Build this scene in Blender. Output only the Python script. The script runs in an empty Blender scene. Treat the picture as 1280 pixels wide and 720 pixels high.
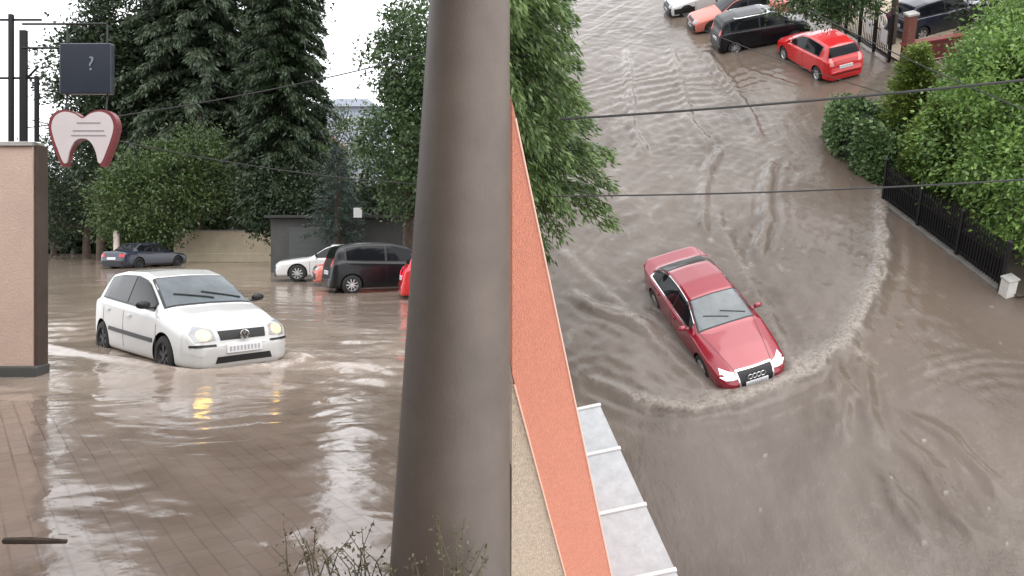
import bpy, bmesh, math, random
import numpy as np
from mathutils import Vector, Matrix
from mathutils.bvhtree import BVHTree
R = math.radians
rng = np.random.default_rng(7)
random.seed(7)
scene = bpy.context.scene
COL = scene.collection
F = 930.0           # focal length in photograph pixels
EYE = 1.9           # camera height over the left street

# ------------------------------------------------------------------ frames
# The second street lies on a hillside that falls away below the camera.
HB = np.array([[0.9781014592794244, -0.11235648774526906, -0.1751957619829524],
               [0.0, 0.8417666725130748, -0.5398415221584285],
               [0.20812865097156336, 0.5280197806027848, 0.8233332107577505]])
HO = np.array([2.2320561011732165, 6.8777723248671165, -10.489556913763659 + EYE])
MR = Matrix([[HB[0, 0], HB[0, 1], HB[0, 2], HO[0]], [HB[1, 0], HB[1, 1], HB[1, 2], HO[1]],
             [HB[2, 0], HB[2, 1], HB[2, 2], HO[2]], [0, 0, 0, 1]])
ML = Matrix.Identity(4)
WR = 0.22           # flood level over the hillside road

def hill(u, v, z=WR):
    d = np.array([(u - 640) / F, 1, (288 - v) / F])
    n = HB[:, 2]
    o = HO - np.array([0, 0, EYE])
    s = (z + n @ o) / (n @ d)
    return HB.T @ (s * d - o)

def flat(u, v, z=0.0):
    y = F * (EYE - z) / (v - 288)
    return (u - 640) / F * y, y

# ------------------------------------------------------------------ helpers
def tag(o, label=None, cat=None, group=None, kind=None):
    if label: o['label'] = label
    if cat: o['category'] = cat
    if group: o['group'] = group
    if kind: o['kind'] = kind
    return o

def empty(name, label, cat, M=ML, loc=(0, 0, 0), rz=0, group=None):
    o = bpy.data.objects.new(name, None)
    o.empty_display_size = .2
    COL.objects.link(o)
    o.matrix_world = M @ Matrix.Translation(loc) @ Matrix.Rotation(rz, 4, 'Z')
    return tag(o, label, cat, group)

def mesh_obj(name, me, mats, parent=None, M=None, smooth=None):
    if not isinstance(mats, (list, tuple)): mats = [mats]
    for m in mats: me.materials.append(m)
    o = bpy.data.objects.new(name, me)
    COL.objects.link(o)
    if parent is not None: o.parent = parent
    if M is not None: o.matrix_world = M
    if smooth is not None:
        me.shade_smooth()
        me.set_sharp_from_angle(angle=R(smooth))
    return o

def bm_obj(name, bm, mats, parent=None, M=None, smooth=None):
    bmesh.ops.recalc_face_normals(bm, faces=bm.faces)
    me = bpy.data.meshes.new(name)
    bm.to_mesh(me); bm.free()
    return mesh_obj(name, me, mats, parent, M, smooth)

def np_mesh(name, verts, faces):
    """verts (N,3), faces (M,k) arrays"""
    me = bpy.data.meshes.new(name)
    verts = np.asarray(verts, np.float32); faces = np.asarray(faces, np.int32)
    k = faces.shape[1]
    me.vertices.add(len(verts)); me.vertices.foreach_set('co', verts.ravel())
    me.loops.add(faces.size); me.loops.foreach_set('vertex_index', faces.ravel())
    me.polygons.add(len(faces))
    me.polygons.foreach_set('loop_start', np.arange(0, faces.size, k, dtype=np.int32))
    me.update(calc_edges=True)
    return me

def box(bm, c, s, rz=0, bev=0):
    r = bmesh.ops.create_cube(bm, size=1)
    bmesh.ops.scale(bm, vec=s, verts=r['verts'])
    if bev:
        es = list({e for v in r['verts'] for e in v.link_edges})
        g = bmesh.ops.bevel(bm, geom=es, offset=bev, segments=2, affect='EDGES', profile=.5)
        vs = list({v for f in g['faces'] for v in f.verts} | {v for v in r['verts'] if v.is_valid})
    else: vs = r['verts']
    if rz: bmesh.ops.rotate(bm, cent=(0, 0, 0), matrix=Matrix.Rotation(rz, 3, 'Z'), verts=vs)
    bmesh.ops.translate(bm, vec=c, verts=vs)

def tube(bm, pts, rad, seg=8, cap=True):
    pts = [Vector(p) for p in pts]
    if not hasattr(rad, '__len__'): rad = [rad] * len(pts)
    rings = []
    for i, p in enumerate(pts):
        t = (pts[min(i + 1, len(pts) - 1)] - pts[max(i - 1, 0)]).normalized()
        a = t.orthogonal().normalized() if i == 0 else (a - t * a.dot(t)).normalized()
        b = t.cross(a)
        rings.append([bm.verts.new(p + (a * math.cos(2 * math.pi * k / seg) + b * math.sin(2 * math.pi * k / seg)) * rad[i]) for k in range(seg)])
    for q, w in zip(rings, rings[1:]):
        for k in range(seg):
            bm.faces.new((q[k], q[(k + 1) % seg], w[(k + 1) % seg], w[k]))
    if cap:
        bm.faces.new(rings[0][::-1]); bm.faces.new(rings[-1])

def lathe(bm, prof, axis='Z', c=(0, 0, 0), seg=28):
    rings = []
    for r, h in prof:
        ring = []
        for k in range(seg):
            a = 2 * math.pi * k / seg
            p = (r * math.cos(a), r * math.sin(a), h) if axis == 'Z' else (r * math.cos(a), h, r * math.sin(a))
            ring.append(bm.verts.new(Vector(p) + Vector(c)))
        rings.append(ring)
    for q, w in zip(rings, rings[1:]):
        for k in range(seg):
            bm.faces.new((q[k], q[(k + 1) % seg], w[(k + 1) % seg], w[k]))
    return rings

def prism(bm, pts, fn, d0, d1):
    """closed outline pts (a,b), extruded between d0,d1; fn(a,b,d)->xyz"""
    A = [bm.verts.new(fn(a, b, d0)) for a, b in pts]
    B = [bm.verts.new(fn(a, b, d1)) for a, b in pts]
    bm.faces.new(A[::-1]); bm.faces.new(B)
    n = len(pts)
    for i in range(n): bm.faces.new((A[i], A[(i + 1) % n], B[(i + 1) % n], B[i]))

# ------------------------------------------------------------------ materials
def mat(name, col, rough=.5, metal=0, bump=0, bscale=20, var=0, vscale=3, coat=0, emit=0, ior=1.45, trans=0, ecol=None):
    m = bpy.data.materials.new(name); m.use_nodes = True
    nt = m.node_tree; N = nt.nodes; L = nt.links
    p = N['Principled BSDF']
    p.inputs['Base Color'].default_value = (*col, 1)
    p.inputs['Roughness'].default_value = rough
    p.inputs['Metallic'].default_value = metal
    p.inputs['IOR'].default_value = ior
    p.inputs['Coat Weight'].default_value = coat
    p.inputs['Coat Roughness'].default_value = .04
    if emit:
        p.inputs['Emission Color'].default_value = (*(ecol or col), 1); p.inputs['Emission Strength'].default_value = emit
    tc = N.new('ShaderNodeTexCoord')
    if var:
        n = N.new('ShaderNodeTexNoise'); n.inputs['Scale'].default_value = vscale; n.inputs['Detail'].default_value = 6
        n.inputs['Roughness'].default_value = .65
        L.new(tc.outputs['Object'], n.inputs['Vector'])
        r = N.new('ShaderNodeValToRGB')
        r.color_ramp.elements[0].position = .3; r.color_ramp.elements[1].position = .7
        r.color_ramp.elements[0].color = (*[c * (1 - var) for c in col], 1)
        r.color_ramp.elements[1].color = (*[min(1, c * (1 + var)) for c in col], 1)
        L.new(n.outputs['Fac'], r.inputs['Fac']); L.new(r.outputs['Color'], p.inputs['Base Color'])
    if bump:
        n = N.new('ShaderNodeTexNoise'); n.inputs['Scale'].default_value = bscale; n.inputs['Detail'].default_value = 5
        L.new(tc.outputs['Object'], n.inputs['Vector'])
        b = N.new('ShaderNodeBump'); b.inputs['Strength'].default_value = bump; b.inputs['Distance'].default_value = .02
        L.new(n.outputs['Fac'], b.inputs['Height']); L.new(b.outputs['Normal'], p.inputs['Normal'])
    return m

def leaf_mat(name, c0, c1, rough=.45, trans=.25):
    m = bpy.data.materials.new(name); m.use_nodes = True
    nt = m.node_tree; N = nt.nodes; L = nt.links
    p = N['Principled BSDF']; p.inputs['Roughness'].default_value = rough
    g = N.new('ShaderNodeNewGeometry')
    r = N.new('ShaderNodeValToRGB')
    r.color_ramp.elements[0].color = (*c0, 1); r.color_ramp.elements[1].color = (*c1, 1)
    tc = N.new('ShaderNodeTexCoord')
    n = N.new('ShaderNodeTexNoise'); n.inputs['Scale'].default_value = .9; n.inputs['Detail'].default_value = 2
    L.new(tc.outputs['Object'], n.inputs['Vector'])
    a = N.new('ShaderNodeMath'); a.operation = 'MULTIPLY_ADD'; a.inputs[1].default_value = .55
    s = N.new('ShaderNodeMath'); s.operation = 'MULTIPLY_ADD'; s.inputs[1].default_value = 1.6; s.inputs[2].default_value = -.6
    L.new(n.outputs['Fac'], s.inputs[0])
    L.new(g.outputs['Random Per Island'], a.inputs[0]); L.new(s.outputs[0], a.inputs[2])
    L.new(a.outputs[0], r.inputs['Fac'])
    L.new(r.outputs['Color'], p.inputs['Base Color'])
    t = N.new('ShaderNodeBsdfTranslucent'); L.new(r.outputs['Color'], t.inputs['Color'])
    mx = N.new('ShaderNodeMixShader'); mx.inputs[0].default_value = trans
    L.new(p.outputs[0], mx.inputs[1]); L.new(t.outputs[0], mx.inputs[2])
    L.new(mx.outputs[0], N['Material Output'].inputs['Surface'])
    return m

def water_mat(name, c0, c1, cf,  rough=.1, stretch=(1, .35, 1), bump=.35, bscale=5, ior=1.33):
    m = bpy.data.materials.new(name); m.use_nodes = True
    nt = m.node_tree; N = nt.nodes; L = nt.links
    p = N['Principled BSDF']; p.inputs['Roughness'].default_value = rough; p.inputs['IOR'].default_value = ior
    tc = N.new('ShaderNodeTexCoord'); mp = N.new('ShaderNodeMapping'); mp.inputs['Scale'].default_value = stretch
    L.new(tc.outputs['Object'], mp.inputs['Vector'])
    n = N.new('ShaderNodeTexNoise'); n.inputs['Scale'].default_value = .45; n.inputs['Detail'].default_value = 7
    n.inputs['Roughness'].default_value = .6; n.inputs['Distortion'].default_value = .5
    L.new(mp.outputs[0], n.inputs['Vector'])
    r = N.new('ShaderNodeValToRGB'); r.color_ramp.elements[0].position = .35; r.color_ramp.elements[1].position = .68
    r.color_ramp.elements[0].color = (*c0, 1); r.color_ramp.elements[1].color = (*c1, 1)
    L.new(n.outputs['Fac'], r.inputs['Fac'])
    at = N.new('ShaderNodeAttribute'); at.attribute_name = 'foam'
    nf = N.new('ShaderNodeTexNoise'); nf.inputs['Scale'].default_value = 9; nf.inputs['Detail'].default_value = 6
    nf.inputs['Roughness'].default_value = .75
    L.new(tc.outputs['Object'], nf.inputs['Vector'])
    rf = N.new('ShaderNodeMapRange'); rf.inputs[1].default_value = .34; rf.inputs[2].default_value = .66
    L.new(nf.outputs['Fac'], rf.inputs[0])
    mu = N.new('ShaderNodeMath'); mu.operation = 'MULTIPLY'; mu.use_clamp = True
    L.new(at.outputs['Fac'], mu.inputs[0]); L.new(rf.outputs[0], mu.inputs[1])
    mx = N.new('ShaderNodeMixRGB'); mx.inputs[2].default_value = (*cf, 1)
    si = N.new('ShaderNodeAttribute'); si.attribute_name = 'silt'
    ms = N.new('ShaderNodeMixRGB'); ms.inputs[2].default_value = (.116, .088, .069, 1)
    L.new(si.outputs['Fac'], ms.inputs[0]); L.new(r.outputs['Color'], ms.inputs[1])
    L.new(mu.outputs[0], mx.inputs[0]); L.new(ms.outputs[0], mx.inputs[1])
    L.new(mx.outputs[0], p.inputs['Base Color'])
    mr = N.new('ShaderNodeMapRange'); mr.inputs[3].default_value = rough; mr.inputs[4].default_value = .55
    L.new(mu.outputs[0], mr.inputs[0]); L.new(mr.outputs[0], p.inputs['Roughness'])
    nb = N.new('ShaderNodeTexNoise'); nb.inputs['Scale'].default_value = bscale; nb.inputs['Detail'].default_value = 4
    nb.inputs['Distortion'].default_value = .6
    L.new(mp.outputs[0], nb.inputs['Vector'])
    b = N.new('ShaderNodeBump'); b.inputs['Strength'].default_value = bump; b.inputs['Distance'].default_value = .03
    L.new(nb.outputs['Fac'], b.inputs['Height']); L.new(b.outputs['Normal'], p.inputs['Normal'])
    return m

M_black = mat('black_plastic', (.012, .012, .013), .45)
M_rubber = mat('rubber', (.018, .018, .018), .8)
M_chrome = mat('chrome', (.75, .75, .76), .12, 1)
M_dkrim = mat('dark_wheel_cover', (.03, .03, .032), .5)
M_rim = mat('alloy_rim', (.55, .55, .56), .3, .8)
M_glass = mat('car_glass', (.008, .009, .011), .06, ior=1.28)
M_screen = mat('windscreen_glass', (.05, .065, .075), .06, ior=1.6, var=.45, vscale=3)
M_white = mat('white_paint', (.52, .52, .51), .22, coat=.6)
M_red = mat('cherry_red_paint', (.215, .004, .016), .28, .2, coat=1)
M_bred = mat('bright_red_paint', (.52, .012, .014), .28, coat=.8)
M_blk = mat('black_paint', (.006, .006, .008), .3, coat=.25, ior=1.35)
M_salmon = mat('faded_salmon_paint', (.50, .14, .105), .4, coat=.3)
M_navy = mat('dark_blue_paint', (.018, .022, .04), .25, coat=.7)
M_lamp = mat('headlight_lens', (.30, .31, .33), .1, coat=.6)
M_lampon = mat('lit_headlight', (.5, .38, .15), .2, emit=3.2, ecol=(1, .55, .10))
M_lampw = mat('lit_white_headlight', (.62, .61, .62), .1, coat=.5, emit=.3, ecol=(1, .93, .92))
M_tail = mat('tail_light_lens', (.5, .012, .02), .12, coat=.6)
M_tailon = mat('lit_tail_light', (.6, .01, .03), .12, emit=.9, ecol=(1, .03, .08))
M_plate = mat('number_plate', (.72, .72, .74), .35)
M_mark = mat('plate_mark', (.42, .42, .45), .5)
M_plblue = mat('plate_blue', (.03, .08, .35), .4)
M_bark = mat('bark', (.07, .05, .037), .85, bump=.8, bscale=14, var=.4, vscale=8)
M_metal = mat('dark_iron', (.014, .014, .016), .42, .3)
M_orange = mat('orange_render', (.50, .19, .125), .85, bump=.6, bscale=90, var=.09, vscale=30)
M_beige = mat('beige_roughcast', (.42, .33, .25), .9, bump=1, bscale=70, var=.22, vscale=25)
M_cream = mat('cream_wall', (.62, .53, .39), .8, bump=.4, bscale=30, var=.12, vscale=1.5)
M_pier = mat('pinkish_render', (.46, .34, .28), .8, bump=.4, bscale=40, var=.08, vscale=2)
M_colm = mat('grey_brown_paint', (.092, .071, .058), .55, bump=.1, bscale=60, var=.22, vscale=1.8)
M_grey = mat('grey_render', (.06, .06, .057), .85, bump=.4, bscale=20, var=.15, vscale=2)
M_conc = mat('concrete', (.33, .32, .30), .85, bump=.4, bscale=30, var=.2, vscale=4)
M_sheet = mat('awning_sheet', (.34, .35, .36), .5, bump=.25, bscale=18, var=.14, vscale=5)
M_rib = mat('awning_rib', (.50, .50, .50), .4)
M_cable = mat('cable', (.02, .02, .02), .7)

# ------------------------------------------------------------------ cars
def interp(tab, x):
    t = sorted(tab); xs = [a for a, _ in t]; ys = [b for _, b in t]
    d = np.array([-.045, -.03, -.015, 0, .015, .03, .045]); w = np.array([.06, .12, .2, .24, .2, .12, .06])
    x = np.atleast_1d(np.asarray(x, float)); lo, hi = xs[0], xs[-1]
    k = np.clip(np.minimum(x - lo, hi - x) / .05, .05, 1)[:, None]
    return (np.interp(x[:, None] + d[None] * k, xs, ys) * w).sum(1)

def catmull(P, n):
    P = np.array(P); out = []
    Q = np.vstack([2 * P[0] - P[1], P, 2 * P[-1] - P[-2]])
    for i in range(1, len(Q) - 2):
        for t in np.linspace(0, 1, n, endpoint=False):
            p0, p1, p2, p3 = Q[i - 1:i + 3]
            m1 = (p2 - p0) * .38; m2 = (p3 - p1) * .38
            t2, t3 = t * t, t ** 3
            out.append((2 * t3 - 3 * t2 + 1) * p1 + (t3 - 2 * t2 + t) * m1 + (-2 * t3 + 3 * t2) * p2 + (t3 - t2) * m2)
    out.append(P[-1])
    return np.array(out)

class Car:
    def __init__(s, spec, paint, name, label, cat, M, loc, rz, group=None):
        s.k = spec; s.paint = paint; s.dark = 'white hatchback' in label
        s.root = empty(name, label, cat, M, loc, rz, group)
        s.build_body()
    def top(s, x): return float(interp(s.k['prof'], x)[0])
    def belt(s, x): return min(float(interp(s.k['belt'], x)[0]), s.top(x) - .03)
    def w(s, x): return float(interp(s.k['w'], x)[0])
    def rw(s, x): return float(interp(s.k['rw'], x)[0])
    def er(s, x): return float(interp(s.k['er'], x)[0])
    def section(s, x):
        zt, zb, w, rw, er = s.top(x), s.k['zb'] , s.w(x), s.rw(x), s.er(x)
        bz = s.belt(x)
        P = [(0, zb), (w * .8, zb), (w * .965, zb + .05), (w * .995, zb + .2), (w, zb + (bz - zb) * .6), (w * .985, bz - .06),
             (w * .955, bz - .012), (w * .915, bz + .012), (rw, max(zt - er, bz + .014)), (rw * .72, zt - er * .3), (0, zt)]
        return catmull(P, 4)
    def build_body(s):
        k = s.k; x0 = min(a for a, _ in k['prof']); x1 = max(a for a, _ in k['prof'])
        xs = np.unique(np.round(np.concatenate([np.linspace(x0, x1, 100), np.linspace(x0, x0 + .25, 12), np.linspace(x1 - .25, x1, 12)]), 4))
        bm = bmesh.new(); rings = []
        for x in xs:
            S = s.section(x)
            full = [(-a, b) for a, b in S[1:-1]][::-1]
            pts = list(S) + full
            rings.append([bm.verts.new((x, a, b)) for a, b in pts])
        n = len(rings[0])
        for q, w in zip(rings, rings[1:]):
            for i in range(n): bm.faces.new((q[i], q[(i + 1) % n], w[(i + 1) % n], w[i]))
        for ring, dx in ((rings[0], -.025), (rings[-1], .025)):
            c = sum((v.co for v in ring), Vector()) / n
            inner = [bm.verts.new((v.co.x + dx, c.y + (v.co.y - c.y) * .9, c.z + (v.co.z - c.z) * .8)) for v in ring]
            for i in range(n): bm.faces.new((ring[i], ring[(i + 1) % n], inner[(i + 1) % n], inner[i]))
            cv = bm.verts.new((c.x + dx * 1.2, c.y, c.z))
            for i in range(n): bm.faces.new((inner[i], inner[(i + 1) % n], cv))
        bmesh.ops.recalc_face_normals(bm, faces=bm.faces)
        s.bvh = BVHTree.FromBMesh(bm)
        body = bm_obj('body', bm, [s.paint])
        cb = bmesh.new()
        for ax in k['axles']:
            for sg in (1, -1):
                W = s.w(ax)
                r = bmesh.ops.create_cone(cb, cap_ends=True, segments=36, radius1=k['R'] + .05, radius2=k['R'] + .05, depth=.5)
                bmesh.ops.rotate(cb, cent=(0, 0, 0), matrix=Matrix.Rotation(R(90), 3, 'X'), verts=r['verts'])
                bmesh.ops.translate(cb, vec=(ax, sg * (W + .03), k['R']), verts=r['verts'])
        cut = bm_obj('cutter', cb, [M_black])
        md = body.modifiers.new('b', 'BOOLEAN'); md.operation = 'DIFFERENCE'; md.object = cut; md.solver = 'EXACT'; md.use_self = True; md.material_mode = 'TRANSFER'
        dg = bpy.context.evaluated_depsgraph_get()
        me = bpy.data.meshes.new_from_object(body.evaluated_get(dg))
        body.modifiers.clear(); old = body.data
        if len(me.polygons) > 200: body.data = me
        bpy.data.objects.remove(cut)
        body.data.shade_smooth(); body.data.set_sharp_from_angle(angle=R(38))
        body.parent = s.root
        s.body = body
        for ax in k['axles']:
            for sg in (1, -1): s.wheel(ax, sg)
    def wheel(s, ax, sg):
        r = s.k['R']; y0 = sg * (s.w(ax) - .10)
        bm = bmesh.new(); h = .095
        lathe(bm, [(r * .64, -h), (r * .88, -h), (r * .98, -h * .75), (r, -h * .4), (r, h * .4), (r * .98, h * .75), (r * .88, h), (r * .64, h), (r * .62, h * .6), (r * .62, -h * .6), (r * .64, -h)], 'Y', seg=36)
        o = bm_obj('wheel', bm, [M_rubber], s.root, smooth=40)
        o.name = 'wheel'; o.location = (ax, y0, r)
        rb = bmesh.new()
        lathe(rb, [(r * .66, h * .75 * sg), (r * .62, h * .9 * sg), (r * .56, h * .6 * sg), (r * .55, 0)], 'Y', seg=36)
        ns = s.k.get('spokes', 6)
        for i in range(ns):
            a = 2 * math.pi * i / ns + .3
            for da in ((-.13, .13) if ns < 8 else (0,)):
                b2 = bmesh.new(); box(b2, (r * .33, 0, 0), (r * .52, .025, r * .13), bev=.006)
                bmesh.ops.rotate(b2, cent=(0, 0, 0), matrix=Matrix.Rotation(a + da, 3, 'Y'), verts=b2.verts)
                bmesh.ops.translate(b2, vec=(0, h * .62 * sg, 0), verts=b2.verts)
                t = bpy.data.meshes.new('t'); b2.to_mesh(t); b2.free(); rb.from_mesh(t); bpy.data.meshes.remove(t)
        q = lathe(rb, [(r * .16, h * .85 * sg), (r * .19, h * .6 * sg)], 'Y', seg=16); rb.faces.new(q[0])
        bm_obj('rim', rb, [M_dkrim if s.dark else M_rim], o, smooth=35)
        db = bmesh.new(); q = lathe(db, [(r * .6, .01 * sg), (r * .6, -.01 * sg)], 'Y', seg=24); db.faces.new(q[0]); db.faces.new(q[1])
        bm_obj('brake_disc', db, [M_black], o)
    def patch(s, name, m, poly, mode, off=.006, res=.06, parent=None, skirt=.012):
        bm = bmesh.new()
        f = bm.faces.new([bm.verts.new((a, b, 0)) for a, b in poly])
        A = np.array(poly)
        for ax in (0, 1):
            lo, hi = A[:, ax].min(), A[:, ax].max()
            for c in np.arange(math.ceil(lo / res) * res, hi, res):
                nr = Vector((1, 0, 0)) if ax == 0 else Vector((0, 1, 0))
                bmesh.ops.bisect_plane(bm, geom=bm.verts[:] + bm.edges[:] + bm.faces[:], plane_co=nr * float(c), plane_no=nr)
        bound = [v for v in bm.verts if v.is_boundary]
        base = {}
        last = None
        for v in bm.verts:
            a, b = v.co.x, v.co.y
            o, d = {'L': ((a, 3, b), (0, -1, 0)), 'R': ((a, -3, b), (0, 1, 0)), 'F': ((4, a, b), (-1, 0, 0)), 'B': ((-4, a, b), (1, 0, 0)), 'T': ((a, b, 4), (0, 0, -1))}[mode]
            h, n, i, _ = s.bvh.ray_cast(Vector(o), Vector(d))
            if h is None: h = Vector(last[0]); n = Vector(last[1])
            last = (h, n)
            if n.dot(Vector(d)) > 0: n = -n
            v.co = h + n * off; base[v] = h - n * skirt
        es = [e for e in bm.edges if e.is_boundary]
        r = {v: bm.verts.new(base[v]) for v in bound}
        for e in es:
            a, b = e.verts
            bm.faces.new((a, b, r[b], r[a]))
        return bm_obj(name, bm, [m], parent or s.root, smooth=35)
    def side(s, name, m, poly, off=.006, **k):
        return [s.patch(name, m, poly, q, off, **k) for q in ('R', 'L')]
    def window_poly(s, xf, xr, low=.045, up=.035, inset=0):
        xs = np.linspace(xf - inset, xr + inset, 14)
        lo = [(x, s.belt(x) + low + inset) for x in xs]
        hi = [(x, s.top(x) - s.er(x) - up - inset) for x in xs]
        pts = [(p, q) for p, q in zip(lo, hi) if q[1] - p[1] > .03]
        return [p for p, _ in pts] + [q for _, q in pts][::-1]
    def cover(s, x0, x1, inset=.04, n=8):
        xs = np.linspace(x0, x1, n)
        return [(x, s.rw(x) - inset) for x in xs] + [(x, -(s.rw(x) - inset)) for x in xs[::-1]]
    def rear_glass(s, z0, z1, w0, w1):
        return [(-w0, z0), (w0, z0), (w1, z1), (-w1, z1)]
    def mirror(s, x, z, m):
        for sg in (1, -1):
            bm = bmesh.new()
            bmesh.ops.create_uvsphere(bm, u_segments=16, v_segments=10, radius=1)
            bmesh.ops.scale(bm, vec=(.062, .105, .062), verts=bm.verts)
            for v in bm.verts:
                if v.co.x < -.03: v.co.x = -.03
            y = s.w(x) + .07
            bmesh.ops.translate(bm, vec=(x, sg * y, z + .03), verts=bm.verts)
            box(bm, (x, sg * (y - .10), z - .02), (.06, .14, .03), bev=.008)
            bm_obj('side_mirror', bm, [m], s.root, smooth=45)
    def plate(s, mode, z, y=0, w=.52, h=.115):
        p = s.patch('number_plate', M_plate, [(y - w / 2, z - h / 2), (y + w / 2, z - h / 2), (y + w / 2, z + h / 2), (y - w / 2, z + h / 2)], mode, .02, res=.15, skirt=.03)
        sg = 1 if mode == 'F' else -1
        bm = bmesh.new()
        ax = 1 if mode == 'F' else -1
        for t in np.linspace(-.40, .40, 9):
            q = s.bvh.ray_cast(Vector((4 * ax, y + t * w, z)), Vector((-ax, 0, 0)))[0]
            if q is None: continue
            box(bm, (q.x + ax * .022, q.y, z), (.006, w * .052, h * .55))
        bm_obj('plate_marks', bm, M_mark, p)
        return p
    def wipers(s, xb):
        for y0 in (.0, .42):
            bm = bmesh.new(); pts = []
            for t in np.linspace(0, 1, 6):
                x = xb - .10 - .16 * t; y = y0 - .55 * t + .12
                pts.append((x, y, s.bvh.ray_cast(Vector((x, y, 4)), Vector((0, 0, -1)))[0].z + .02))
            tube(bm, pts, .012, 6)
            bm_obj('wiper', bm, [M_black], s.root)
    def glazing(s, ws, sides, rear, screen=None, trim=None):
        s.patch('windscreen_seal', M_black, s.cover(ws[0] + .03, ws[1] - .03, .015), 'T', .004)
        s.patch('windscreen', screen or M_glass, s.cover(ws[0], ws[1], .05), 'T', .009)
        a, b = sides[0][0], sides[-1][1]
        s.side('window_surround', trim or M_black, s.window_poly(a + .05, b - .05, .02, .015), .004)
        for xf, xr in sides:
            s.side('side_window', M_glass, s.window_poly(xf, xr), .009)
        if rear[0] == 'T':
            s.patch('rear_window_seal', M_black, s.cover(rear[1] + .03, rear[2] - .03, .015), 'T', .004)
            s.patch('rear_window', M_glass, s.cover(rear[1], rear[2], .05), 'T', .009)
        else:
            z0, z1, w0, w1 = rear[1:]
            s.patch('rear_window', M_glass, s.rear_glass(z0, z1, w0, w1), 'B', .008)
    def seams(s, lines, handles, hz=.0):
        for x in lines:
            zl = s.k['zb'] + .12
            s.side('door_seam', M_black, [(x - .007, zl), (x + .007, zl), (x + .007, s.belt(x) - .02), (x - .007, s.belt(x) - .02)], .002, res=.12, skirt=.004)
        for x in handles:
            z = s.belt(x) - .13
            s.side('door_handle', s.k.get('handle') or s.paint, [(x - .09, z - .018), (x + .09, z - .018), (x + .09, z + .018), (x - .09, z + .018)], .026, res=.1)

SEDAN = dict(zb=.20, R=.315, axles=(1.39, -1.255), spokes=7,
    prof=[(2.293, .52), (2.25, .64), (2.12, .715), (1.6, .84), (1.02, .945), (.95, .965), (.62, 1.16), (.2, 1.365), (-.3, 1.425), (-.92, 1.37), (-1.3, 1.22), (-1.66, 1.055), (-2.1, 1.03), (-2.2, .97), (-2.293, .55)],
    belt=[(2.293, .47), (2.1, .62), (1., .865), (-1.5, .935), (-2.1, .93), (-2.293, .5)],
    w=[(2.293, .60), (2.22, .72), (2.05, .82), (1.6, .872), (0, .886), (-1.4, .88), (-1.95, .83), (-2.2, .75), (-2.293, .66)],
    rw=[(2.293, .50), (2.1, .62), (1.0, .72), (.9, .71), (.2, .575), (-1., .55), (-1.68, .62), (-2.15, .64), (-2.293, .58)],
    er=[(2.293, .03), (2.1, .05), (1., .045), (.9, .04), (.2, .07), (-1., .07), (-1.7, .04), (-2.293, .03)])
HATCH = dict(zb=.18, R=.30, axles=(1.15, -1.31), spokes=6,
    prof=[(1.95, .52), (1.91, .66), (1.75, .78), (1.3, .90), (.92, .965), (.86, .985), (.5, 1.19), (.12, 1.385), (-.3, 1.455), (-1.0, 1.445), (-1.55, 1.385), (-1.66, 1.30), (-1.80, .98), (-1.90, .88), (-1.95, .52)],
    belt=[(1.95, .47), (1.75, .66), (.9, .875), (-1.6, .97), (-1.85, .90), (-1.95, .5)],
    w=[(1.95, .60), (1.88, .70), (1.7, .78), (1.2, .818), (0, .826), (-1.3, .82), (-1.7, .78), (-1.9, .70), (-1.95, .64)],
    rw=[(1.95, .50), (1.75, .60), (.95, .69), (.85, .68), (.12, .57), (-1., .56), (-1.6, .55), (-1.8, .62), (-1.95, .56)],
    er=[(1.95, .03), (1.7, .06), (.9, .045), (.12, .06), (-1.5, .07), (-1.8, .05), (-1.95, .03)])
MINI = dict(zb=.19, R=.30, axles=(1.2, -1.35), spokes=9,
    prof=[(1.92, .55), (1.88, .72), (1.7, .86), (1.3, .98), (1.12, 1.03), (.45, 1.46), (-.1, 1.57), (-1.1, 1.56), (-1.66, 1.47), (-1.78, 1.35), (-1.88, 1.0), (-1.95, .9), (-1.98, .52)],
    belt=[(1.92, .47), (1.75, .7), (1.1, .93), (-1.6, 1.0), (-1.9, .94), (-1.98, .5)],
    w=[(1.92, .62), (1.86, .7), (1.7, .78), (1.2, .82), (0, .835), (-1.4, .83), (-1.8, .79), (-1.93, .73), (-1.98, .66)],
    rw=[(1.92, .5), (1.75, .6), (1.15, .68), (.45, .60), (-1., .60), (-1.65, .58), (-1.85, .66), (-1.98, .6)],
    er=[(1.92, .03), (1.7, .06), (1.1, .045), (.4, .06), (-1.5, .07), (-1.85, .05), (-1.98, .03)])
OLDSEDAN = dict(SEDAN, spokes=9,
    prof=[(2.2, .52), (2.17, .68), (2.05, .76), (1.5, .84), (1.0, .90), (.93, .93), (.35, 1.30), (.1, 1.375), (-.9, 1.36), (-1.5, 1.0), (-2.05, .96), (-2.14, .9), (-2.2, .55)],
    belt=[(2.2, .47), (2.05, .66), (1., .84), (-1.5, .90), (-2.05, .87), (-2.2, .5)],
    w=[(2.2, .66), (2.12, .76), (1.95, .81), (1.5, .83), (-1.4, .83), (-1.9, .80), (-2.12, .74), (-2.2, .66)],
    rw=[(2.2, .56), (2.0, .66), (1., .70), (.9, .69), (.3, .57), (-.9, .55), (-1.5, .62), (-2.1, .64), (-2.2, .56)],
    er=[(2.2, .03), (2.0, .04), (1., .04), (.3, .06), (-.9, .06), (-1.5, .04), (-2.2, .03)])

def trap(y0, y1, z0, z1, a=0): return [(y0, z0), (y1, z0), (y1 - a, z1), (y0 + a, z1)]

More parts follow.
